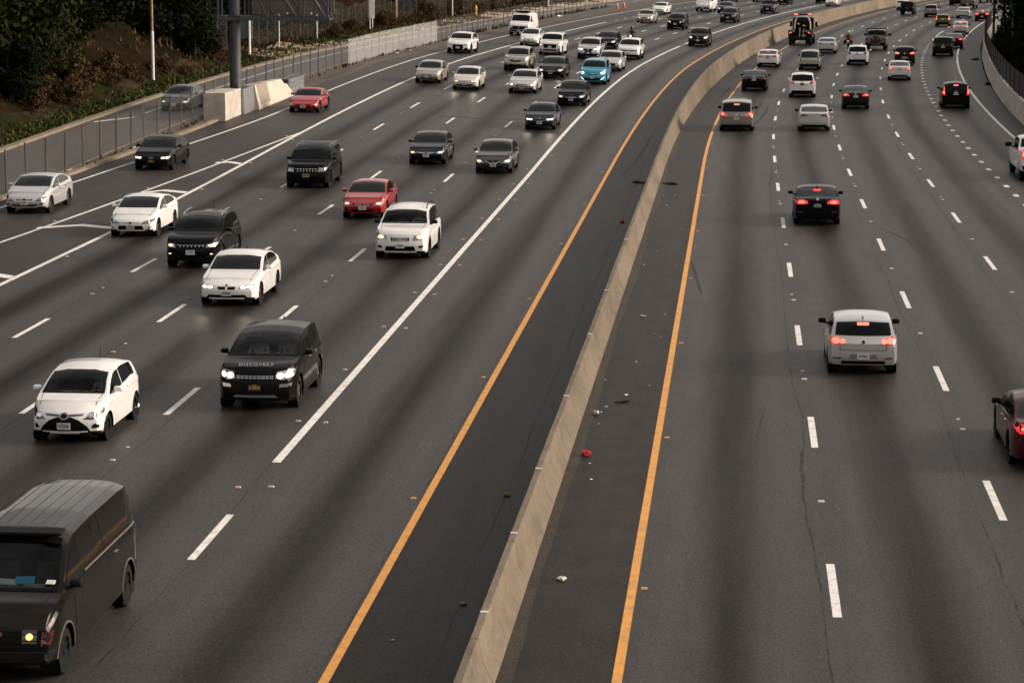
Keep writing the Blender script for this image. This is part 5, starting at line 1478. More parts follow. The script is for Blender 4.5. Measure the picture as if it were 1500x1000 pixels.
def cabin(c, dash_m=None):
    """seats, dash and wheel behind a clear windscreen (driver on the car's left)"""
    sh = c.sh; L = sh.L; yc = L / 2 - sh.cowl; z0 = .42 if sh.H < 1.6 else .62
    hw_ = sh.hw(sh.cowl + .8) * .86; zr = sh.zt(sh.wtop + .3) - .07
    bm = bmesh.new()      # dark tub, open to the windscreen
    y1, y2 = yc + .05, yc - 2.1
    zd = sh.zb(sh.cowl) - .03
    P_ = [(-hw_, y1, .35), (hw_, y1, .35), (hw_, y2, .35), (-hw_, y2, .35), (-hw_, y1, zd - .05), (hw_, y1, zd - .05), (hw_, y2, zr - .1), (-hw_, y2, zr - .1)]
    v = [bm.verts.new(p) for p in P_]
    for f in ((0, 1, 2, 3), (2, 3, 7, 6), (0, 1, 5, 4)): bm.faces.new([v[i] for i in f])
    for sx in (-1, 1):
        a = [bm.verts.new(p) for p in ((sx * hw_, y1, .35), (sx * hw_, y2, .35), (sx * hw_, y2, zd), (sx * hw_, y1, zd))]; bm.faces.new(a)
    link('cabin_lining', from_bm('cabin_lining', bm), c.r, M_INT)
    bm = bmesh.new(); bm_box(bm, (0, yc - .28, zd - .06), (hw_ * 1.94, .62, .20), bevel=.05); bm_box(bm, (-.36, yc - .50, zd + .03), (.34, .22, .10), bevel=.03)
    link('dashboard', from_bm('dashboard', bm, True), c.r, dash_m or M_INT)
    hipz = zd - .40
    for sx in (-.37, .37):
        bm = bmesh.new(); bm_box(bm, (sx, yc - 1.20, hipz - .05), (.50, .52, .16), bevel=.05); bm_box(bm, (sx, yc - 1.52, hipz + .28), (.48, .16, .64), Matrix.Rotation(.2, 4, 'X'), .06); bm_box(bm, (sx, yc - 1.60, hipz + .70), (.26, .10, .17), bevel=.04)
        link('seat', from_bm('seat', bm, True), c.r, M_SEAT)
    bm = bmesh.new(); n = 20
    q = [Vector((.17 * cos(6.2832 * i / n), 0, .17 * sin(6.2832 * i / n))) for i in range(n)]
    for i in range(n): bm_rod(bm, q[i], q[(i + 1) % n], .014, 6)
    bm_rod(bm, (-.16, 0, 0), (.16, 0, 0), .018, 6)
    o = link('steering_wheel', from_bm('steering_wheel', bm, True), c.r, M_BLACK); o.location = (-.37, yc - .70, zd + .02); o.rotation_euler = (-.45, 0, 0)
    return yc - 1.34, hipz
# ------------------------------------------------------------------ body shapes
def ms(*a, **k):
    sh = make_shape(*a, **k); sh.rz = sh.zt(sh.rgb) if sh.rgb else sh.zt(sh.L * .97) * .62; return sh
SED = [(0, .67), (.10, .76), (.5, .87), (1.0, .95), (1.35, .99), (1.8, 1.23), (2.2, 1.405), (2.8, 1.455), (3.35, 1.405), (3.8, 1.24), (4.15, 1.10), (4.6, 1.075), (4.7, .98)]
SBELT = [(0, .56), (.5, .74), (1.35, .90), (3.0, .95), (4.0, 1.0), (4.7, .88)]
ms('sedan', 4.7, 1.82, 1.455, 2.75, .93, .325, SED, SBELT, 1.35, 2.12, 3.42, 4.12, 3.85, [2.52])
ms('sedan_small', 4.55, 1.77, 1.45, 2.70, .93, .315, [(d * .968, z) for d, z in SED], [(d * .968, z) for d, z in SBELT], 1.25, 2.05, 3.30, 3.99, 3.85, [2.42], tum=.33)
ms('sedan_low', 4.85, 1.87, 1.43, 2.85, .88, .34, [(d * 1.03, z * .985) for d, z in SED], [(d * 1.03, z * .985) for d, z in SBELT], 1.48, 2.25, 3.5, 4.24, 3.95, [2.62], tum=.33)
ms('sedan_swept', 4.57, 1.78, 1.43, 2.70, .87, .32, [(0, .66), (.07, .76), (.5, .87), (.9, .95), (1.1, .99), (1.7, 1.26), (2.1, 1.39), (2.6, 1.43), (3.2, 1.37), (3.8, 1.18), (4.2, 1.08), (4.5, 1.06), (4.57, .96)],
   [(0, .52), (.5, .72), (1.15, .90), (3.0, .99), (4.0, 1.02), (4.57, .88)], 1.15, 2.02, 3.25, 4.05, 3.75, [2.35], tum=.34)
ms('sports_coupe', 4.31, 1.82, 1.32, 2.65, .78, .335, [(0, .50), (.1, .60), (.5, .74), (1.0, .84), (1.45, .90), (1.9, 1.13), (2.3, 1.28), (2.6, 1.315), (3.0, 1.25), (3.6, 1.04), (4.0, .95), (4.25, .92), (4.31, .84)],
   [(0, .44), (.6, .68), (1.45, .83), (3.2, .90), (4.31, .76)], 1.45, 2.18, 2.95, 3.85, 3.3, [], tum=.40, bow=.24, rbow=.2)
ms('coupe', 4.5, 1.75, 1.40, 2.62, .93, .325, [(0, .65), (.08, .75), (.5, .85), (1.0, .93), (1.2, .97), (1.7, 1.22), (2.05, 1.36), (2.6, 1.40), (3.1, 1.34), (3.7, 1.12), (4.0, 1.04), (4.42, 1.02), (4.5, .92)],
   [(0, .54), (.5, .72), (1.2, .88), (3.0, .95), (4.5, .84)], 1.2, 2.0, 3.1, 3.9, 3.6, [2.75], tum=.36)
ms('small_hatch', 3.95, 1.70, 1.51, 2.51, .78, .305, [(0, .72), (.08, .84), (.4, .94), (.72, 1.0), (.88, 1.03), (1.3, 1.29), (1.68, 1.455), (2.3, 1.51), (3.0, 1.475), (3.4, 1.41), (3.6, 1.20), (3.74, 1.03), (3.88, .98), (3.95, .86)],
   [(0, .60), (.4, .80), (.95, .94), (2.2, 1.0), (3.0, 1.08), (3.95, .96)], .86, 1.68, 3.38, 3.74, 3.30, [2.15], tum=.34, bow=.26, cabin=True, boxy=2.5)
ms('hatch', 4.20, 1.79, 1.48, 2.58, .88, .315, [(0, .62), (.1, .72), (.5, .86), (1.0, .98), (1.15, 1.02), (1.6, 1.27), (1.95, 1.42), (2.5, 1.48), (3.2, 1.46), (3.62, 1.40), (3.82, 1.22), (4.0, 1.04), (4.13, .98), (4.20, .84)],
   [(0, .56), (.5, .76), (1.15, .92), (3.0, 1.0), (4.2, .96)], 1.15, 1.92, 3.62, 3.99, 3.75, [2.35], tum=.34, boxy=2.6)
ms('liftback', 4.46, 1.745, 1.49, 2.70, .90, .315, [(0, .68), (.08, .78), (.5, .89), (.95, 1.0), (1.5, 1.28), (2.0, 1.46), (2.4, 1.49), (3.0, 1.44), (3.7, 1.26), (4.15, 1.10), (4.38, 1.06), (4.46, .90)],
   [(0, .56), (.5, .76), (1.0, .92), (3.0, 1.0), (4.46, .96)], 1.0, 1.95, 3.2, 4.15, 3.7, [2.35], tum=.30, bow=.22)
SUVT = [(0, .88), (.08, 1.0), (.5, 1.07), (1.0, 1.11), (1.2, 1.14), (1.6, 1.42), (1.95, 1.60), (2.6, 1.68), (3.4, 1.68), (4.0, 1.61), (4.2, 1.42), (4.42, 1.14), (4.58, 1.08), (4.65, .90)]
SUVB = [(0, .80), (.5, .97), (1.2, 1.05), (3.0, 1.08), (4.65, 1.0)]
ms('suv', 4.65, 1.88, 1.68, 2.70, .92, .36, SUVT, SUVB, 1.2, 1.93, 3.98, 4.41, 4.15, [2.4, 3.3], tum=.31, clad=.42, boxy=2.6)
ms('suv_road', 4.68, 1.89, 1.70, 2.70, .90, .36, SUVT, SUVB, 1.2, 1.93, 3.98, 4.41, 4.15, [2.4, 3.3], tum=.30, cabin=True, boxy=2.6)
ms('suv_plain', 4.62, 1.86, 1.66, 2.68, .92, .35, SUVT, SUVB, 1.2, 1.93, 3.98, 4.41, 4.15, [2.4, 3.3], tum=.31, boxy=2.6)
ms('suv_square', 4.80, 1.93, 1.77, 2.90, .88, .38, [(0, .94), (.06, 1.06), (.5, 1.12), (1.1, 1.16), (1.25, 1.19), (1.6, 1.50), (1.9, 1.69), (2.6, 1.76), (3.8, 1.76), (4.35, 1.71), (4.5, 1.50), (4.65, 1.16), (4.74, 1.1), (4.80, .92)],
   [(0, .80), (.5, 1.0), (1.25, 1.10), (3.0, 1.13), (4.80, 1.06)], 1.25, 1.88, 4.35, 4.64, 4.42, [2.5, 3.5], tum=.18, ff=.10, bow=.11, boxy=4)
ms('suv_lr', 4.60, 1.92, 1.70, 2.74, .88, .38, [(0, .94), (.07, 1.04), (.5, 1.10), (1.05, 1.14), (1.2, 1.16), (1.68, 1.43), (2.1, 1.60), (2.7, 1.69), (3.6, 1.68), (4.1, 1.62), (4.28, 1.42), (4.46, 1.14), (4.54, 1.08), (4.60, .90)],
   [(0, .76), (.5, .98), (1.2, 1.08), (3.0, 1.13), (4.6, 1.04)], 1.2, 2.06, 4.05, 4.45, 4.2, [2.45, 3.4], tum=.32, ff=.16, bow=.2, cabin=True, boxy=2.6)
ms('suv_coupe', 4.95, 1.98, 1.70, 3.0, .92, .39, [(0, .80), (.08, .93), (.5, 1.04), (1.2, 1.13), (1.4, 1.16), (1.85, 1.46), (2.2, 1.62), (2.8, 1.69), (3.5, 1.66), (4.1, 1.52), (4.6, 1.22), (4.85, 1.14), (4.95, .98)],
   [(0, .74), (.5, .96), (1.4, 1.08), (3.0, 1.12), (4.95, 1.02)], 1.4, 2.15, 3.7, 4.55, 4.2, [2.6, 3.6], tum=.26, clad=.38)
ms('minivan', 5.08, 1.98, 1.76, 3.03, .95, .34, [(0, .72), (.1, .86), (.5, 1.0), (.95, 1.12), (1.5, 1.46), (1.95, 1.66), (2.6, 1.76), (3.8, 1.76), (4.5, 1.69), (4.72, 1.45), (4.88, 1.12), (5.0, 1.04), (5.08, .88)],
   [(0, .64), (.5, .90), (1.0, 1.03), (3.0, 1.05), (5.08, 1.0)], .95, 1.9, 4.5, 4.86, 4.65, [2.3, 3.4], tum=.20)
ms('old_minivan', 4.75, 1.79, 1.64, 2.83, .95, .32, [(0, .68), (.1, .78), (.5, .90), (1.0, 1.0), (1.1, 1.03), (1.6, 1.36), (1.95, 1.54), (2.6, 1.64), (3.8, 1.63), (4.3, 1.57), (4.5, 1.30), (4.62, 1.02), (4.7, .96), (4.75, .80)],
   [(0, .62), (.5, .80), (1.1, .96), (3.0, .98), (4.75, .92)], 1.1, 1.9, 4.3, 4.61, 4.42, [2.35, 3.4], tum=.22)
ms('cargo_van', 5.69, 2.01, 2.08, 3.94, .84, .37, [(0, .94), (.05, 1.08), (.4, 1.20), (.72, 1.27), (.85, 1.31), (1.22, 1.64), (1.60, 1.94), (1.95, 2.045), (3.0, 2.08), (4.8, 2.08), (5.45, 2.05), (5.62, 1.95), (5.69, 1.75)],
   [(0, .90), (.4, 1.10), (.85, 1.24), (3.0, 1.28), (5.69, 1.28)],   .80, 1.62, None, None, 2.05, [], tum=.21, ff=.09, rf=.07, bow=.09, rbow=.05, boxy=4.2, cabin=True, glass0=.9, zb0=.30)
ms('white_van', 5.50, 2.02, 2.10, 3.50, .95, .38, [(0, .96), (.05, 1.10), (.5, 1.22), (.85, 1.30), (.95, 1.34), (1.25, 1.70), (1.5, 1.95), (1.9, 2.06), (3.0, 2.10), (4.8, 2.10), (5.3, 2.06), (5.44, 1.95), (5.50, 1.75)],
   [(0, .92), (.5, 1.12), (.95, 1.26), (3.0, 1.30), (5.5, 1.30)], .92, 1.54, None, None, 2.0, [], tum=.16, ff=.06, rf=.05, bow=.06, rbow=.03, boxy=6, glass0=1.0, zb0=.32)
ms('tall_van', 5.41, 2.05, 2.52, 3.45, .95, .36, [(0, .86), (.06, 1.02), (.35, 1.22), (.6, 1.36), (1.0, 1.86), (1.35, 2.28), (1.7, 2.46), (3.0, 2.52), (5.2, 2.50), (5.36, 2.42), (5.41, 2.2)],
   [(0, .82), (.35, 1.10), (.65, 1.28), (3.0, 1.32), (5.41, 1.32)], .62, 1.40, None, None, 1.9, [], tum=.09, ff=.10, rf=.05, bow=.10, rbow=.03, boxy=7, glass0=.75, zb0=.30)
PT = [(0, .98), (.06, 1.14), (.6, 1.22), (1.3, 1.28), (1.45, 1.31), (1.8, 1.64), (2.1, 1.86), (2.6, 1.93), (3.6, 1.93), (3.9, 1.86), (4.05, 1.45), (4.12, 1.34), (5.8, 1.34), (5.95, 1.34), (6.0, 1.25)]
ms('pickup', 6.0, 2.03, 1.95, 4.05, .98, .40, PT, [(0, .92), (.6, 1.12), (1.45, 1.22), (3.9, 1.24), (4.2, 1.27), (6.0, 1.22)], 1.45, 2.1, 3.68, 4.06, 3.85, [2.8], tum=.17, ff=.06, rf=.03, bow=.07, rbow=.02, boxy=5, bed=(4.25, 5.88, .86), zb0=.42, glass0=1.55)
ms('jeep', 4.2, 1.87, 1.84, 2.55, .62, .40, [(0, 1.0), (.04, 1.10), (1.2, 1.16), (1.35, 1.18), (1.55, 1.60), (1.7, 1.78), (2.0, 1.84), (3.9, 1.82), (4.1, 1.74), (4.16, 1.15), (4.2, 1.05)],
   [(0, .96), (1.3, 1.10), (4.2, 1.08)], 1.35, 1.66, 4.02, 4.15, 4.0, [2.4, 3.2], tum=.10, ff=.25, rf=.03, bow=.03, rbow=.02, boxy=6, zb0=.42, clad=.6)
ms('pony_car', 4.78, 1.88, 1.38, 2.72, .90, .35, [(0, .64), (.1, .78), (.5, .88), (1.2, .96), (1.5, 1.0), (1.9, 1.22), (2.25, 1.36), (2.7, 1.385), (3.2, 1.30), (3.7, 1.12), (4.0, 1.06), (4.7, 1.06), (4.78, .96)],
   [(0, .58), (.5, .78), (1.5, .92), (3.5, 1.0), (4.78, .90)], 1.5, 2.2, 3.15, 3.8, 3.4, [2.6], tum=.34)

G_ON = 'cars coming towards the camera'; G_OFF = 'cars driving away'
CARS = {}
def place(name, shape, pc, s, u, away, label, cat, st, lit=None, det=1, wheel='five', rim=None, mir=None, opts=(), pst='w', glass=None, third=0, yaw=0.0, group=None):
    sh = SHAPES[shape]
    # (s, u) is where the near axle touches the road
    off = (sh.L / 2 - sh.fo) if not away else (sh.wb + sh.fo - sh.L / 2)
    sc = s + off / K
    a = tang(sc); p = P(sc, u)
    slope = .03 * ramp_a(sc, u) if u < -5 else 0
    dzds = (zs(sc + 2, u) - zs(sc - 2, u)) / (4 * K)
    rz = (-a if away else pi - a) + yaw
    root = empty(name, p, (atan2(dzds, 1) * (1 if away else -1), -slope if not away else slope, rz))
    tag(root, label, cat, group or (G_OFF if away else G_ON))
    c = Car(root, sh, det); pm = PAINT[pc]
    body = bpy.data.objects.new('body', sh.body); COL.objects.link(body); body.parent = root
    body.material_slots[0].link = 'OBJECT'; body.material_slots[0].material = pm
    clear = sh.cabin
    windows(c, glass or M_GLASS, clear)
    wheels(c, wheel, rim or M_RIM)
    mirrors(c, mir or pm, 1.5 if 'towmir' in opts else 1.0)
    if not away: front(c, st, lit, 'fogs' in opts, pst)
    else: rear(c, st, lit, third, pst)
    if 'rails' in opts: rails(c, M_BLACK if 'railsblack' in opts or pc == 'white' else M_CHROME)
    if 'rack' in opts: rails(c, M_BLACK if pc != 'black' else M_GALV, 5)
    if 'rod' in opts: antenna(c)
    if 'fin' in opts: antenna(c, None, False)
    if det > 1: doors(c, pm, 1 if shape in ('small_hatch', 'cargo_van') else 2); seams(c)
    CARS[label] = c
    return c
WL, LT, LW, TL, BR_ = 'w', M_LIT, M_LITW, M_TAILL, M_BRAKE
# --- oncoming, nearest first
van = place('van', 'cargo_van', 'brown', 39.2, -12.05, 0, 'old dark brown cargo van cut off at the lower left corner', 'van', 'express', M_AMBERL, 2, 'steel', M_RIMD, M_BLACK)
yar = place('hatchback', 'small_hatch', 'white', 58.3, -16.02, 0, 'small white three door hatchback with huge black lower grille', 'car', 'yaris', None, 2, 'five', M_RIMD, None, ('rod',))
lr = place('suv', 'suv_lr', 'black', 63.0, -12.28, 0, 'glossy black sport utility with bright lamps and lettered hood, two people inside', 'car', 'lr', LT, 2, 'five', M_RIM, None, ('fin',), 'y')
place('sedan', 'sedan', 'white', 80.7, -16.66, 0, 'white sedan with twin kidney grille in front of the black crossover', 'car', 'bmw', LT, 2, 'ten', None, None, ('fin',))
place('suv', 'suv', 'black', 90.0, -19.91, 0, 'black crossover with silver roof rails and lit lower fog lamps', 'car', 'slots_thin', LW, 2, 'five', None, None, ('rails', 'fogs', 'rod'))
place('sedan', 'sedan_swept', 'white', 98.9, -24.34, 0, 'white compact sedan beside the gore stripes with black lower intake', 'car', 'corolla', None, 2, 'five')
place('sedan', 'sedan_swept', 'silver', 106.0, -30.75, 0, 'silver sedan on the merging lane at the left edge', 'car', 'elantra', None, 2, 'five')
place('sedan', 'sedan', 'black', 123.9, -29.4, 0, 'black sedan with white lamps and yellow plate in the merge lane', 'car', 'audi', LT, 2, 'ten', M_RIMD, None, (), 'y')
place('suv', 'suv_square', 'black', 118.2, -20.56, 0, 'square black sport utility with loaded roof rack and chrome slot grille', 'car', 'slots', None, 2, 'five', M_RIMD, None, ('rack',), 't')
place('coupe', 'coupe', 'red', 106.2, -16.02, 0, 'bright red coupe just behind the white sport utility', 'car', 'generic', LW, 2, 'five')
sf = place('suv', 'suv_road', 'white', 93.1, -12.62, 0, 'white rounded sport utility with black roof rails and warm headlights', 'car', 'santafe', LW, 2, 'five', None, M_BLACK, ('rails', 'railsblack', 'rod'))
place('sedan', 'sedan', 'darkgray', 130.4, -16.32, 0, 'dark grey sedan with broad chrome winged grille bar', 'car', 'wing', LW, 2, 'five')
place('sedan', 'sedan_small', 'gray', 126.7, -12.44, 0, 'charcoal sedan with chrome vee grille and warm headlights', 'car', 'vee', LW, 2, 'five')
place('coupe', 'sports_coupe', 'red', 156.6, -27.77, 0, 'low red sports coupe passing the crash cushion', 'car', 'generic', None, 1, 'five')
place('sedan', 'coupe', 'slate', 151.6, -12.24, 0, 'slate blue coupe with dazzling headlights beside the carpool line', 'car', 'bmw', LT, 1, 'five')
place('sedan', 'sedan', 'black', 168.7, -11.85, 0, 'black sedan with round star emblem and orange tinted lamps', 'car', 'merc', LW, 1, 'five')
place('sedan', 'sedan_low', 'lightsilver', 176.9, -16.16, 0, 'pale silver sedan with star emblem in the middle lanes', 'car', 'merc', LT, 1, 'five')
place('sedan', 'sedan_small', 'cream', 177.8, -20.36, 0, 'cream older sedan with orange glow on the road ahead', 'car', 'crystal', LW, 1, 'five', None, None, ('rod',))
place('sedan', 'sedan_small', 'gold', 182.4, -23.83, 0, 'champagne sedan with split grille straddling the solid white line', 'car', 'eyes', None, 1, 'five', None, M_BLACK, ('rod',))
place('suv', 'suv_coupe', 'white', 218.5, -27.47, 0, 'white sloping roof sport utility with huge black grille by the fence', 'car', 'audi', None, 1, 'five', None, None, ('rails',))
place('van', 'white_van', 'white', 255.8, -28.23, 0, 'white full size van with black grille and roof equipment', 'van', 'bigvan', None, 1, 'steel', None, M_BLACK)
place('hatchback', 'liftback', 'white', 236.1, -23.91, 0, 'white liftback just in front of the white full size van', 'car', 'crystal', LW, 1, 'five')
place('suv', 'suv_square', 'white', 221.9, -19.81, 0, 'white sport utility with roof rack behind the silver crossover', 'car', 'big', LW, 1, 'five', None, None, ('rails',))
place('suv', 'suv', 'gold', 198.3, -19.4, 0, 'silver crossover with black grille behind the cream older sedan', 'car', 'kidney_wide', None, 1, 'five')
place('coupe', 'sedan_low', 'darkgray', 191.7, -15.8, 0, 'dark grey fastback with glaring headlights between silver cars', 'car', 'merc', LT, 1, 'five', M_RIMD)
place('suv', 'suv_plain', 'blue', 187.2, -12.13, 0, 'bright turquoise blue crossover beside the carpool line', 'car', 'chr', LT, 1, 'five', None, None, ('rails', 'railsblack'))
place('suv', 'suv', 'silver', 217.6, -15.84, 0, 'silver crossover with spindle grille behind the turquoise car', 'car', 'spindle', LT, 1, 'five')
place('sedan', 'sedan', 'black', 236.4, -16.64, 0, 'black sedan partly hidden behind the spindle grille crossover', 'car', 'vee', LW, 1, 'five')
place('sedan', 'sedan', 'lightsilver', 201.7, -12.31, 0, 'pale silver sedan tucked close behind the turquoise car', 'car', 'big', None, 1, 'five')
place('suv', 'suv', 'white', 219.0, -12.51, 0, 'white crossover with wide toothed grille in front of the dark motorcyclist', 'car', 'murano', None, 1, 'five')
place('suv', 'suv_plain', 'darkgray', 247.1, -8.92, 0, 'dark crossover alone in the carpool lane beside the median', 'car', 'kidney_wide', LT, 1, 'five')
place('sedan', 'sedan', 'gold', 298.1, -21.27, 0, 'champagne sedan with black spindle grille near the far white coupe', 'car', 'spindle', LW, 0)
place('coupe', 'sedan_swept', 'white', 327.3, -24.27, 0, 'far white coupe at the top in the outer lane', 'car', 'generic', None, 0)
place('suv', 'suv_plain', 'black', 284.5, -15.68, 0, 'small black crossover with warm lamps left of the far dark ones', 'car', 'generic', LW, 0)
place('van', 'tall_van', 'white', 342.8, -20.89, 0, 'tall white delivery van cut by the top edge', 'van', 'promaster', None, 1, 'steel', None, M_BLACK)
place('sedan', 'sedan', 'navy', 338.3, -17.28, 0, 'dark navy sedan behind the far black crossover', 'car', 'generic', LT, 0)
place('suv', 'suv', 'darkgray', 309.4, -12.74, 0, 'black crossover in front of the dark navy sedan', 'car', 'eyes', None, 0)
place('suv', 'suv_plain', 'gray', 385.2, -24.84, 0, 'far grey car cut by the top edge beyond the delivery van', 'car', 'generic', None, 0)
place('suv', 'suv_square', 'gray', 344.2, -12.28, 0, 'far grey square sport utility with pale hood by the carpool line', 'car', 'big', None, 0)
place('suv', 'suv_square', 'black', 382.3, -15.92, 0, 'far black sport utility behind the grey square one at the top', 'car', 'big', None, 0)
place('sedan', 'sedan', 'lightsilver', 390.6, -20.92, 0, 'far pale sedan showing only its nose at the top edge', 'car', 'generic', None, 0)
place('suv', 'suv', 'darkgray', 395.4, -11.86, 0, 'far dark crossover at the top edge above the tow truck', 'car', 'kidney_wide', None, 0)
place('hatchback', 'liftback', 'cream', 383.4, -6.95 - 1.6, 0, 'far cream hatchback in the carpool lane at the top', 'car', 'generic', LT, 0)
place('sedan', 'sedan_small', 'gray', 154.9, -35.63, 0, 'grey sedan on the ramp behind the chain link fence', 'car', 'generic', LW, 2, 'five')
# --- receding, nearest first
place('hatchback', 'hatch', 'silver', 69.5, 3.49, 1, 'silver hatchback with glowing brake lamps nearest on the receding side', 'car', 'golf', BR_, 2, 'five', None, M_BLACK, ('fin',), 'w', None, 1)
place('sedan', 'sedan_low', 'maroon', 57.6, 7.30, 1, 'dark maroon sedan cut off by the right edge', 'car', 'camry', BR_, 2, 'ten', None, M_BLACK)
place('sedan', 'sedan', 'black', 105.6, 3.28, 1, 'black sedan with red brake lamps and dark plate, alone ahead of the silver hatchback', 'car', 'bmw', BR_, 2, 'five', M_RIMD, None, ('fin',), 'd', None, 2)
place('minivan', 'minivan', 'bronze', 155.5, -.42, 1, 'grey minivan with red lamps over the right yellow line', 'car', 'minivan', BR_, 1, 'five', None, M_BLACK, (), 'w', None, 1)
place('sedan', 'sedan', 'lightsilver', 156.0, 4.33, 1, 'pale silver sedan right of the grey minivan', 'car', 'camry', None, 1, 'five', None, M_BLACK, (), 'w', M_GLASSG)
place('sedan', 'sedan', 'black', 194.8, -.37, 1, 'black sedan hugging the right yellow line behind the white convertible', 'car', 'camry', None, 1, 'five', M_RIMD, None, (), 'w', M_GLASSG)
place('suv', 'suv_plain', 'white', 187.9, 3.44, 1, 'white crossover with pink lit lamps and an orange plate', 'car', 'suv', TL, 1, 'five', None, None, (), 'y')
place('hatchback', 'sedan_small', 'darkgray', 175.9, 7.27, 1, 'dark grey hatch backed sedan with black tail panel in the middle lane', 'car', 'sedan', BR_, 1, 'five', None, None, ('rod',), 'w', M_GLASSG)
place('suv', 'suv_plain', 'black', 177.5, 14.19, 1, 'black crossover with tall vertical brake lamps in the outer lane', 'car', 'tall', BR_, 1, 'five', M_RIMD, None, (), 'w', None, 1)
place('sedan', 'sedan_small', 'white', 211.0, 10.88, 1, 'white sedan with yellowish plate right of the lane dashes', 'car', 'sedan', BR_, 1, 'five', None, M_BLACK, (), 'w', M_GLASSG)
place('hatchback', 'hatch', 'darkgray', 237.8, 11.28, 1, 'dark hatchback with bright brake lamps beyond the white sedan', 'car', 'golf', BR_, 1, 'five', M_RIMD)
place('minivan', 'old_minivan', 'gold', 225.7, 2.99, 1, 'older beige silver minivan with dull red corner lamps', 'car', 'box', None, 1, 'steel', None, M_BLACK, (), 'w', M_GLASSG)
place('sedan', 'sedan', 'white', 229.7, -.94, 1, 'white two door with pink lamps on the right yellow line', 'car', 'camry', TL, 1, 'five', None, None, (), 'd', M_GLASSG, 2)
place('sedan', 'sedan', 'lightsilver', 256.7, 3.15, 1, 'pale silver sedan beside the receding motorcyclist', 'car', 'sedan', TL, 1, 'five', None, None, (), 'w', M_GLASSG)
place('suv', 'suv_plain', 'white', 234.6, 7.0, 1, 'white crossover with dark lamps in front of the laden pickup', 'car', 'suv', None, 1, 'five', None, None, (), 'w')
place('hatchback', 'hatch', 'green', 332.4, 12.09, 1, 'olive green boxy hatchback with tall red lamps', 'car', 'tall', BR_, 1, 'five', None, M_BLACK)
place('hatchback', 'liftback', 'lightsilver', 306.2, 15.54, 1, 'pale blue grey hatchback braking in the outer lane', 'car', 'sedan', BR_, 1, 'five', None, M_BLACK, (), 'w', M_GLASSG, 1)
place('suv', 'suv_square', 'brown', 253.0, 14.78, 1, 'brown square sport utility partly covering the dark sedan', 'car', 'box', None, 1, 'five', M_RIMD)
place('sedan', 'sedan', 'darkred', 269.8, 15.7, 1, 'dark sedan with one bright lamp showing behind the brown sport utility', 'car', 'sedan', BR_, 1, 'five', None, None, (), 'w', M_GLASSG)
place('coupe', 'pony_car', 'darkred', 354.2, 15.99, 1, 'dark red coupe with blazing lamps beside the steel posts', 'car', 'pony', BR_, 1, 'five', M_RIMD, None, (), 'w', M_GLASSG, 1)
place('sedan', 'sedan', 'lightsilver', 364.8, 12.63, 1, 'far pale silver sedan beyond the olive hatchback', 'car', 'sedan', None, 0, 'five', None, M_BLACK, (), 'w')
place('pickup_truck', 'pickup', 'midgray', 410.4, 9.23, 1, 'far grey pickup near the top right', 'pickup truck', 'pickup', None, 0)
place('suv', 'suv_square', 'black', 428.7, 5.15, 1, 'far black sport utility with pink brake lamps at the top edge', 'car', 'suv', BR_, 0)
place('pickup_truck', 'pickup', 'navy', 446.6, 7.44, 1, 'far dark blue pickup cut by the top right edge', 'pickup truck', 'pickup', None, 0)
place('suv', 'suv_plain', 'bronze', 369.5, 7.7, 1, 'far bronze grey crossover behind the olive hatchback', 'car', 'suv', None, 0, 'five', None, M_BLACK)
jp = place('suv', 'jeep', 'black', 377.7, 3.43, 1, 'far black upright off roader with rear spare wheel', 'car', 'box', None, 0)
tm_, rm_ = wheel_set(.36, .245, 'five')
o = bpy.data.objects.new('spare_wheel', tm_); COL.objects.link(o); o.parent = jp.r; o.location = (.1, -2.2, 1.0); o.rotation_euler = (0, 0, -pi / 2)
if not tm_.materials: tm_.materials.append(M_TYRE)
place('hatchback', 'hatch', 'white', 400.3, .1, 1, 'far white hatchback close to the median beyond the off roader', 'car', 'suv', TL, 0)
f250 = place('pickup_truck', 'pickup', 'white', 125.3, 14.88, 1, 'large white pickup with tow mirrors cut off by the right edge', 'pickup truck', 'pickup', BR_, 2, 'seven', M_RIMD, M_BLACK, ('towmir',))
jk = place('pickup_truck', 'pickup', 'midgray', 263.6, 7.83, 1, 'grey pickup loaded with scrap and racks in the middle of the receding lanes', 'pickup truck', 'pickup', None, 1, 'seven', M_RIMD, M_BLACK, ('towmir',))

# --- people and loose things in and on the nearest cars
M_PINKSIGN = mat('dash_paper_blue', (.03, .30, .46), .7); M_PAPER = mat('dash_paper', (.42, .50, .48), .8)
yx, hz = cabin(lr); G_P = 'people inside the black sport utility'
occupant(-.37, yx, hz, M_SHIRTG, 'driver in grey behind the wheel of the black sport utility', G_P, lr.r)
occupant(.37, yx, hz, M_SHIRTW, 'passenger in a pale shirt in the black sport utility', G_P, lr.r)
yx, hz = cabin(yar); occupant(-.35, yx, hz, M_SHIRTG, 'driver behind the windshield of the small white hatchback', None, yar.r, scale=.95)
yx, hz = cabin(sf); occupant(-.37, yx, hz, M_SHIRTW, 'driver behind the windshield of the white rounded sport utility', None, sf.r)
yx, hz = cabin(van, mat('van_dash', (.24, .255, .23), .8))
for c in (yar, lr, sf): wipers(c)
def on_car(c, name, label, cat, bm, loc, rot, m):
    o = link(name, from_bm(name, bm), None, m); M_ = Matrix.LocRotScale(c.r.location, c.r.rotation_euler, None)
    o.matrix_world = M_ @ Matrix.Translation(loc) @ Matrix.Rotation(rot[2], 4, 'Z') @ Matrix.Rotation(rot[0], 4, 'X'); tag(o, label, cat); return o
zd = van.sh.zb(van.sh.cowl) + .14; yd = van.sh.L / 2 - van.sh.cowl - .26
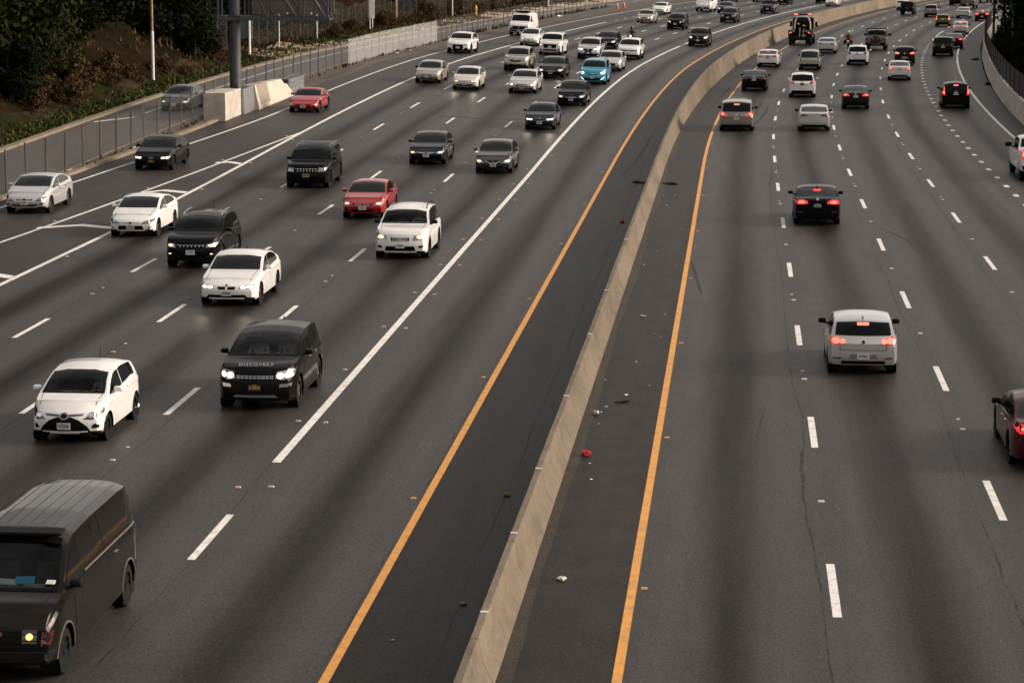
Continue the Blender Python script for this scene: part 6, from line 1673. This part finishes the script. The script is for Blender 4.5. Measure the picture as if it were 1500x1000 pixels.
bm = bmesh.new(); bm_box(bm, (0, 0, 0), (.30, .22, .02), bevel=.004); on_car(van, 'folder', 'blue folder lying on the dashboard of the brown van', 'folder', bm, (-.30, yd, zd + .05), (-.25, 0, .2), M_PINKSIGN)
bm = bmesh.new(); bm_box(bm, (0, 0, 0), (.46, .16, .03), bevel=.006); on_car(van, 'paper', 'pale crumpled papers on the dashboard of the brown van', 'paper', bm, (.02, yd + .04, zd + .03), (-.2, 0, -.1), M_PAPER)
bm = bmesh.new(); bm_box(bm, (0, 0, 0), (.14, .10, .015), bevel=.003); on_car(van, 'parking_card', 'small white card in the windshield corner of the brown van', 'card', bm, (-.74, yd + .12, zd + .06), (-.4, 0, 0), M_PLATE)
# roof ribs, visor and side trim of the brown van
sh = van.sh
for k in range(8):
    x = -.66 + k * .189
    van.p('roof_rib', 'top', [(x - .014, sh.L / 2 - 1.85), (x + .014, sh.L / 2 - 1.85), (x + .014, -sh.L / 2 + .35), (x - .014, -sh.L / 2 + .35)], PAINT['bronze'] if False else PAINT['brown'], .008, .02, .3)
bm = bmesh.new(); bm_box(bm, (0, sh.L / 2 - 1.68, 2.035), (1.50, .28, .05), Matrix.Rotation(-.10, 4, 'X'), .015); link('roof_visor', from_bm('roof_visor', bm), van.r, M_BLACK)
for v in ('right', 'left'):
    van.p('side_moulding', v, rect(-2.6, 1.30, .7, 1.322), MATS['paint_bronze'], .014, .02, .2)
    for y in (1.02, -.55): van.p('door_seam', v, rect(y, .5, y + .014, 1.95), M_BLACK, .004, .01, .2)
    for y in sh.axles:
        pts = [(y + .44 * cos(a), .37 + .44 * sin(a)) for a in [pi * k / 12 for k in range(13)]] + [(y + .47 * cos(a), .37 + .47 * sin(a)) for a in [pi * (12 - k) / 12 for k in range(13)]]
        van.p('arch_trim', v, pts, PAINT['bronze'], .010, .02, .1)
# hood letters of the black sport utility
cu = bpy.data.curves.new('hood_letters', 'FONT'); cu.body = 'DISCOVERY'; cu.size = .125; cu.align_x = 'CENTER'; cu.extrude = .006; cu.space_character = 1.35; cu.offset = .002
ot = bpy.data.objects.new('hood_letters', cu); COL.objects.link(ot)
me = bpy.data.meshes.new_from_object(ot.evaluated_get(bpy.context.evaluated_depsgraph_get())); bpy.data.objects.remove(ot)
o = link('hood_letters', me, lr.r); me.materials.clear(); me.materials.append(mat('letter_metal', (.36, .36, .37), .4, .3))
z1 = lr.sh.zt(.20) ; hy = lr.sh.L / 2 - .17
o.location = (0, hy - .05, lr.sh.zt(.24) + .012); o.rotation_euler = (radians(38), 0, pi)
# scrap load on the grey pickup
def loose(c, name, label, cat, parts, loc):
    root = empty(name); M_ = Matrix.LocRotScale(c.r.location, c.r.rotation_euler, None); root.matrix_world = M_ @ Matrix.Translation(loc); tag(root, label, cat)
    for nm, bm, m in parts: link(nm, from_bm(nm, bm), root, m)
    return root
bm = bmesh.new(); bm_box(bm, (0, 0, .30), (.9, .25, .75), bevel=.05); bm_box(bm, (.05, .1, .75), (.6, .3, .35), Matrix.Rotation(.3, 4, 'Y'), .05)
b2 = bmesh.new()
for x in (-.45, 0, .45): bm_rod(b2, (x, -.2, 0), (x * .8, -.15, .7), .03)
bm_rod(b2, (-.45, -.18, .4), (.45, -.18, .4), .03)
loose(jk, 'scrap_load', 'brown scrap heap hanging on the tailgate of the grey pickup', 'scrap load', [('bundle', bm, mat('rusty_scrap', (.10, .06, .035), .9, var=.4, scale=5)), ('tie_rail', b2, M_BLACK)], (0, -3.05, .55))
bm = bmesh.new()
for x in (-.92, -.08, .08, .92): bm_rod(bm, (x, 0, 0), (x, 0, 1.05), .035)
bm_rod(bm, (-.92, 0, 1.05), (-.06, 0, 1.05), .035); bm_rod(bm, (.92, 0, 1.05), (.06, 0, 1.05), .035); bm_rod(bm, (-.92, .5, 1.05), (.92, .5, 1.05), .03)
loose(jk, 'ladder_rack', 'black ladder rack over the bed of the grey pickup', 'rack', [('rack_frame', bm, M_BLACK)], (0, -1.4, 1.0))
# tools in the white pickup's bed
bm = bmesh.new(); bm_box(bm, (0, 0, .22), (1.4, .7, .5), bevel=.05); b2 = bmesh.new(); bm_box(b2, (-.2, .1, .52), (.5, .4, .18), Matrix.Rotation(.4, 4, 'Z'), .04)
loose(f250, 'bed_load', 'dark red brown load in the bed of the white pickup', 'load', [('crate', bm, mat('load_maroon', (.05, .022, .02), .6)), ('tarp', b2, M_BLACK)], (0, -1.9, .86))
# van roof equipment
wv = CARS['white full size van with black grille and roof equipment']
bm = bmesh.new(); bm_box(bm, (0, .3, 2.2), (1.1, .9, .16), bevel=.03); bm_box(bm, (0, -.6, 2.16), (.8, .5, .1), bevel=.03); link('roof_unit', from_bm('roof_unit', bm), wv.r, M_BLACK)

# --- tow truck
def tow_truck(s, u):
    sc = s + 3.0 / K; root = empty('tow_truck', P(sc, u), (0, 0, -tang(sc))); tag(root, 'black tow truck with white hoop and amber roof bar in the median lane', 'tow truck')
    def part(nm, bm, m, par=None): return link(nm, from_bm(nm, bm, True), par or root, m)
    bm = bmesh.new(); bm_box(bm, (0, 0, .75), (2.1, 6.2, .3), bevel=.04); part('chassis', bm, M_BLACK)
    bm = bmesh.new(); bm_box(bm, (0, 1.5, 1.75), (2.1, 1.6, 1.9), bevel=.18); bm_box(bm, (0, 2.75, 1.15), (1.9, 1.3, .95), bevel=.16); part('cab', bm, PAINT['black'])
    bm = bmesh.new(); bm_box(bm, (0, .69, 2.15), (1.5, .03, .7), bevel=.01); part('rear_window', bm, M_GLASS)
    bm = bmesh.new(); bm_box(bm, (0, 2.32, 2.12), (1.7, .06, .7), Matrix.Rotation(.25, 4, 'X'), .01); part('windshield', bm, M_GLASS)
    for sx in (1, -1):
        bm = bmesh.new(); bm_box(bm, (sx * .88, -1.3, 1.15), (.58, 3.4, .75), bevel=.06); part('tool_box', bm, PAINT['black'])
        bm = bmesh.new(); bm_box(bm, (sx * .93, -3.02, 1.28), (.40, .05, .20), bevel=.015); t_ = part('tail_light', bm, M_TAIL)
        bm = bmesh.new(); bm_rod(bm, (sx * .88, -3.04, 1.30), (sx * .88, -3.07, 1.30), .055, 12); bm_rod(bm, (sx * 1.02, -3.04, 1.22), (sx * 1.02, -3.07, 1.22), .04, 12); part('lit_lamp', bm, M_BRAKE, t_)
        bm = bmesh.new(); bm_box(bm, (sx * .62, -3.01, 1.42), (.22, .06, .16), bevel=.02); part('chrome_plate', bm, M_GALV)
        bm = bmesh.new(); bm_box(bm, (sx * 1.28, 2.0, 1.95), (.24, .10, .52), bevel=.03); bm_rod(bm, (sx * 1.0, 2.0, 1.9), (sx * 1.25, 2.0, 1.9), .02); part('side_mirror', bm, M_BLACK)
    # white hoop
    pts = [(-.80, 1.5), (-.78, 2.1), (-.66, 2.55), (-.45, 2.74), (0, 2.78), (.45, 2.74), (.66, 2.55), (.78, 2.1), (.80, 1.5)]
    bm = bmesh.new()
    for (a, b), (c, d) in zip(pts, pts[1:]): bm_rod(bm, (a, .35, b), (c, .35, d), .06, 10)
    part('hoop', bm, M_WHITEPAINT)
    bm = bmesh.new(); bm_box(bm, (0, .9, 2.95), (1.9, .3, .14), bevel=.03); lb = part('light_bar', bm, M_BLACK)
    for sx in (1, -1):
        bm = bmesh.new(); bm_box(bm, (sx * .70, .76, 2.98), (.40, .06, .12), bevel=.02); part('lit_lamp', bm, M_TAILL if False else M_BRAKE, lb)
    bm = bmesh.new(); bm_box(bm, (0, .55, 2.78), (.4, .04, .06), bevel=.01); part('brake_light', bm, M_TAILL)
    bm = bmesh.new(); bm_box(bm, (0, -1.2, 1.25), (.34, 3.2, .30), Matrix.Rotation(-.12, 4, 'X'), .04); bm_rod(bm, (0, -2.9, 1.7), (0, -3.05, .6), .07, 10); part('boom', bm, M_BLACK)
    bm = bmesh.new(); bm_rod(bm, (-.02, -3.1, 1.75), (-.02, -3.1, .85), .06, 10); part('tow_arm', bm, mat('worn_tan_steel', (.30, .22, .12), .5, .3, var=.3))
    bm = bmesh.new(); bm_box(bm, (.40, -3.05, .95), (.35, .1, .3), bevel=.04); bm_rod(bm, (.42, -3.0, 1.7), (.30, -3.05, 1.0), .04, 8); part('winch', bm, M_GALV)
    for (x, z) in ((-.42, 2.05), (.16, 1.86)):
        bm = bmesh.new(); bm_box(bm, (x, .2, z), (.26, .10, .16), Matrix.Rotation(.2, 4, 'Y'), .03); part('wheel_strap', bm, mat('yellow_strap', (.65, .48, .03), .6))
    bm = bmesh.new(); bm_box(bm, (0, -3.0, .62), (2.2, .16, .22), bevel=.03); part('rear_bumper', bm, M_BLACK)
    for sx in (1, -1):
        bm = bmesh.new(); bm_box(bm, (sx * .82, -2.9, .40), (.5, .03, .5), bevel=.005); part('mud_flap', bm, M_BLACK)
    for y in (2.3, -1.9):
        for sx in (1, -1):
            tm, rm = wheel_set(.45, .28, 'seven'); o = bpy.data.objects.new('wheel', tm); COL.objects.link(o); o.parent = root
            if not tm.materials: tm.materials.append(M_TYRE)
            o.location = (sx * 1.0, y, .45); o.rotation_euler = (0, 0, 0 if sx > 0 else pi)
            q = bpy.data.objects.new('rim', rm); COL.objects.link(q); q.parent = o
            if not rm.materials: rm.materials.append(M_RIM); rm.materials.append(M_BLACK)
tow_truck(273.2, -.75)

# --- motorcycles and riders
def motorcycle(s, u, away, label, helmet, plabel, lit, dark):
    sc = s + .7 / K; rz = -tang(sc) if away else pi - tang(sc); root = empty('motorcycle', P(sc, u), (0, 0, rz)); tag(root, label, 'motorcycle')
    def part(nm, bm, m, par=None): return link(nm, from_bm(nm, bm, True), par or root, m)
    for y in (.72, -.72):
        bm = bmesh.new(); n = 24
        for i in range(n):
            a, b = 2 * pi * i / n, 2 * pi * (i + 1) / n; bm_rod(bm, (0, y + .26 * cos(a), .32 + .26 * sin(a)), (0, y + .26 * cos(b), .32 + .26 * sin(b)), .062, 8)
        w = part('wheel', bm, M_TYRE)
        bm = bmesh.new(); bm_rod(bm, (-.03, y, .32), (.03, y, .32), .21, 20); part('rim', bm, M_RIMD, w)
    bm = bmesh.new(); bm_box(bm, (0, .05, .52), (.28, .62, .40), bevel=.08); bm_rod(bm, (0, .72, .32), (0, .42, .98), .05, 10); bm_rod(bm, (0, -.72, .32), (0, -.1, .42), .05, 10); part('engine', bm, M_STEEL)
    bm = bmesh.new(); bm_box(bm, (0, .18, .86), (.30, .52, .24), bevel=.09); part('fuel_tank', bm, PAINT['black'])
    bm = bmesh.new(); bm_box(bm, (0, -.38, .80), (.28, .72, .12), bevel=.05); part('seat', bm, M_BLACK)
    bm = bmesh.new(); bm_box(bm, (0, -.84, .78), (.20, .22, .14), bevel=.04); part('tail_fairing', bm, PAINT['black'])
    bm = bmesh.new(); bm_rod(bm, (-.38, .34, 1.02), (.38, .34, 1.02), .018, 8); part('handlebar', bm, M_STEEL)
    bm = bmesh.new(); bm_box(bm, (0, .58, .92), (.36, .22, .34), bevel=.10); part('front_fairing', bm, PAINT['black'])
    bm = bmesh.new(); bm_rod(bm, (0, .68, .92), (0, .71, .92), .09, 14); part('headlight', bm, lit if not away else M_LAMP)
    bm = bmesh.new(); bm_box(bm, (0, -.96, .80), (.15, .03, .08), bevel=.02); part('tail_light', bm, M_BRAKE if away else M_TAIL)
    bm = bmesh.new(); bm_box(bm, (0, -.98, .60), (.18, .015, .12)); part('license_plate', bm, M_PLATE)
    for sx in (1, -1):
        bm = bmesh.new(); bm_rod(bm, (sx * .30, .34, 1.02), (sx * .36, .36, 1.20), .01); bm_box(bm, (sx * .38, .36, 1.22), (.13, .03, .08), bevel=.02); part('side_mirror', bm, M_BLACK)
        bm = bmesh.new(); bm_box(bm, (sx * .32, -.62, .66), (.22, .44, .34), bevel=.05); part('saddle_bag', bm, M_BLACK)
    o = bpy.data.objects.new('person', person_mesh('ride', lean=.10, reach=.42, spread=.30, knees=.24, foot=(-.25, 0))); COL.objects.link(o)
    o.material_slots[0].link = 'OBJECT'; o.material_slots[0].material = M_SHIRTB; o.material_slots[1].link = 'OBJECT'; o.material_slots[1].material = M_SHIRTB
    M_ = Matrix.LocRotScale(root.location, root.rotation_euler, None); o.location = M_ @ Vector((0, -.34, .78)); o.rotation_euler = (0, 0, rz); tag(o, plabel, 'person')
    bm = bmesh.new(); bmesh.ops.create_uvsphere(bm, u_segments=18, v_segments=12, radius=.145)
    for v in bm.verts: v.co.y *= 1.12; v.co.z *= 1.02
    h = link('helmet', from_bm('helmet', bm, True, 80), o, helmet); h.location = (0, .13, .84)
    bm = bmesh.new(); bm_box(bm, (0, .135, .0), (.22, .08, .10), bevel=.03); v_ = link('visor', from_bm('visor', bm, True), h, M_GLASS)
motorcycle(241.9, -15.0, 0, 'dark motorcycle mostly hidden behind the white toothed grille crossover', mat('helmet_black', (.01, .01, .011), .2, 0, 1), 'rider in black helmet and jacket above the white crossover', M_LIT, 1)
motorcycle(266.1, 4.82, 1, 'dark motorcycle between the pale sedan and laden pickup', mat('helmet_lime', (.42, .68, .03), .35), 'motorcyclist in black with a lime green helmet', M_LIT, 0)

# light the nearest lit headlamps throw on the road
def beam(c, e, col=(1, .82, .62)):
    sh = c.sh; M_ = Matrix.LocRotScale(c.r.location, c.r.rotation_euler, None)
    for sx in (1, -1):
        l = bpy.data.lights.new('headlight_beam', 'SPOT'); l.energy = e; l.spot_size = radians(42); l.spot_blend = 1.0; l.color = col; l.shadow_soft_size = .08
        o = bpy.data.objects.new('headlight_beam', l); COL.objects.link(o)
        o.location = M_ @ Vector((sx * sh.W * .36, sh.L / 2 + .10, .72)); d = M_.to_3x3() @ Vector((0, 1, -.20)); o.rotation_euler = d.to_track_quat('-Z', 'Y').to_euler()

for lab, e in (('cream older sedan with orange glow on the road ahead', 2600), ('slate blue coupe with dazzling headlights beside the carpool line', 2200), ('white sedan with twin kidney grille in front of the black crossover', 1500), ('dark grey fastback with glaring headlights between silver cars', 1800)):
    beam(CARS[lab], e / 170)
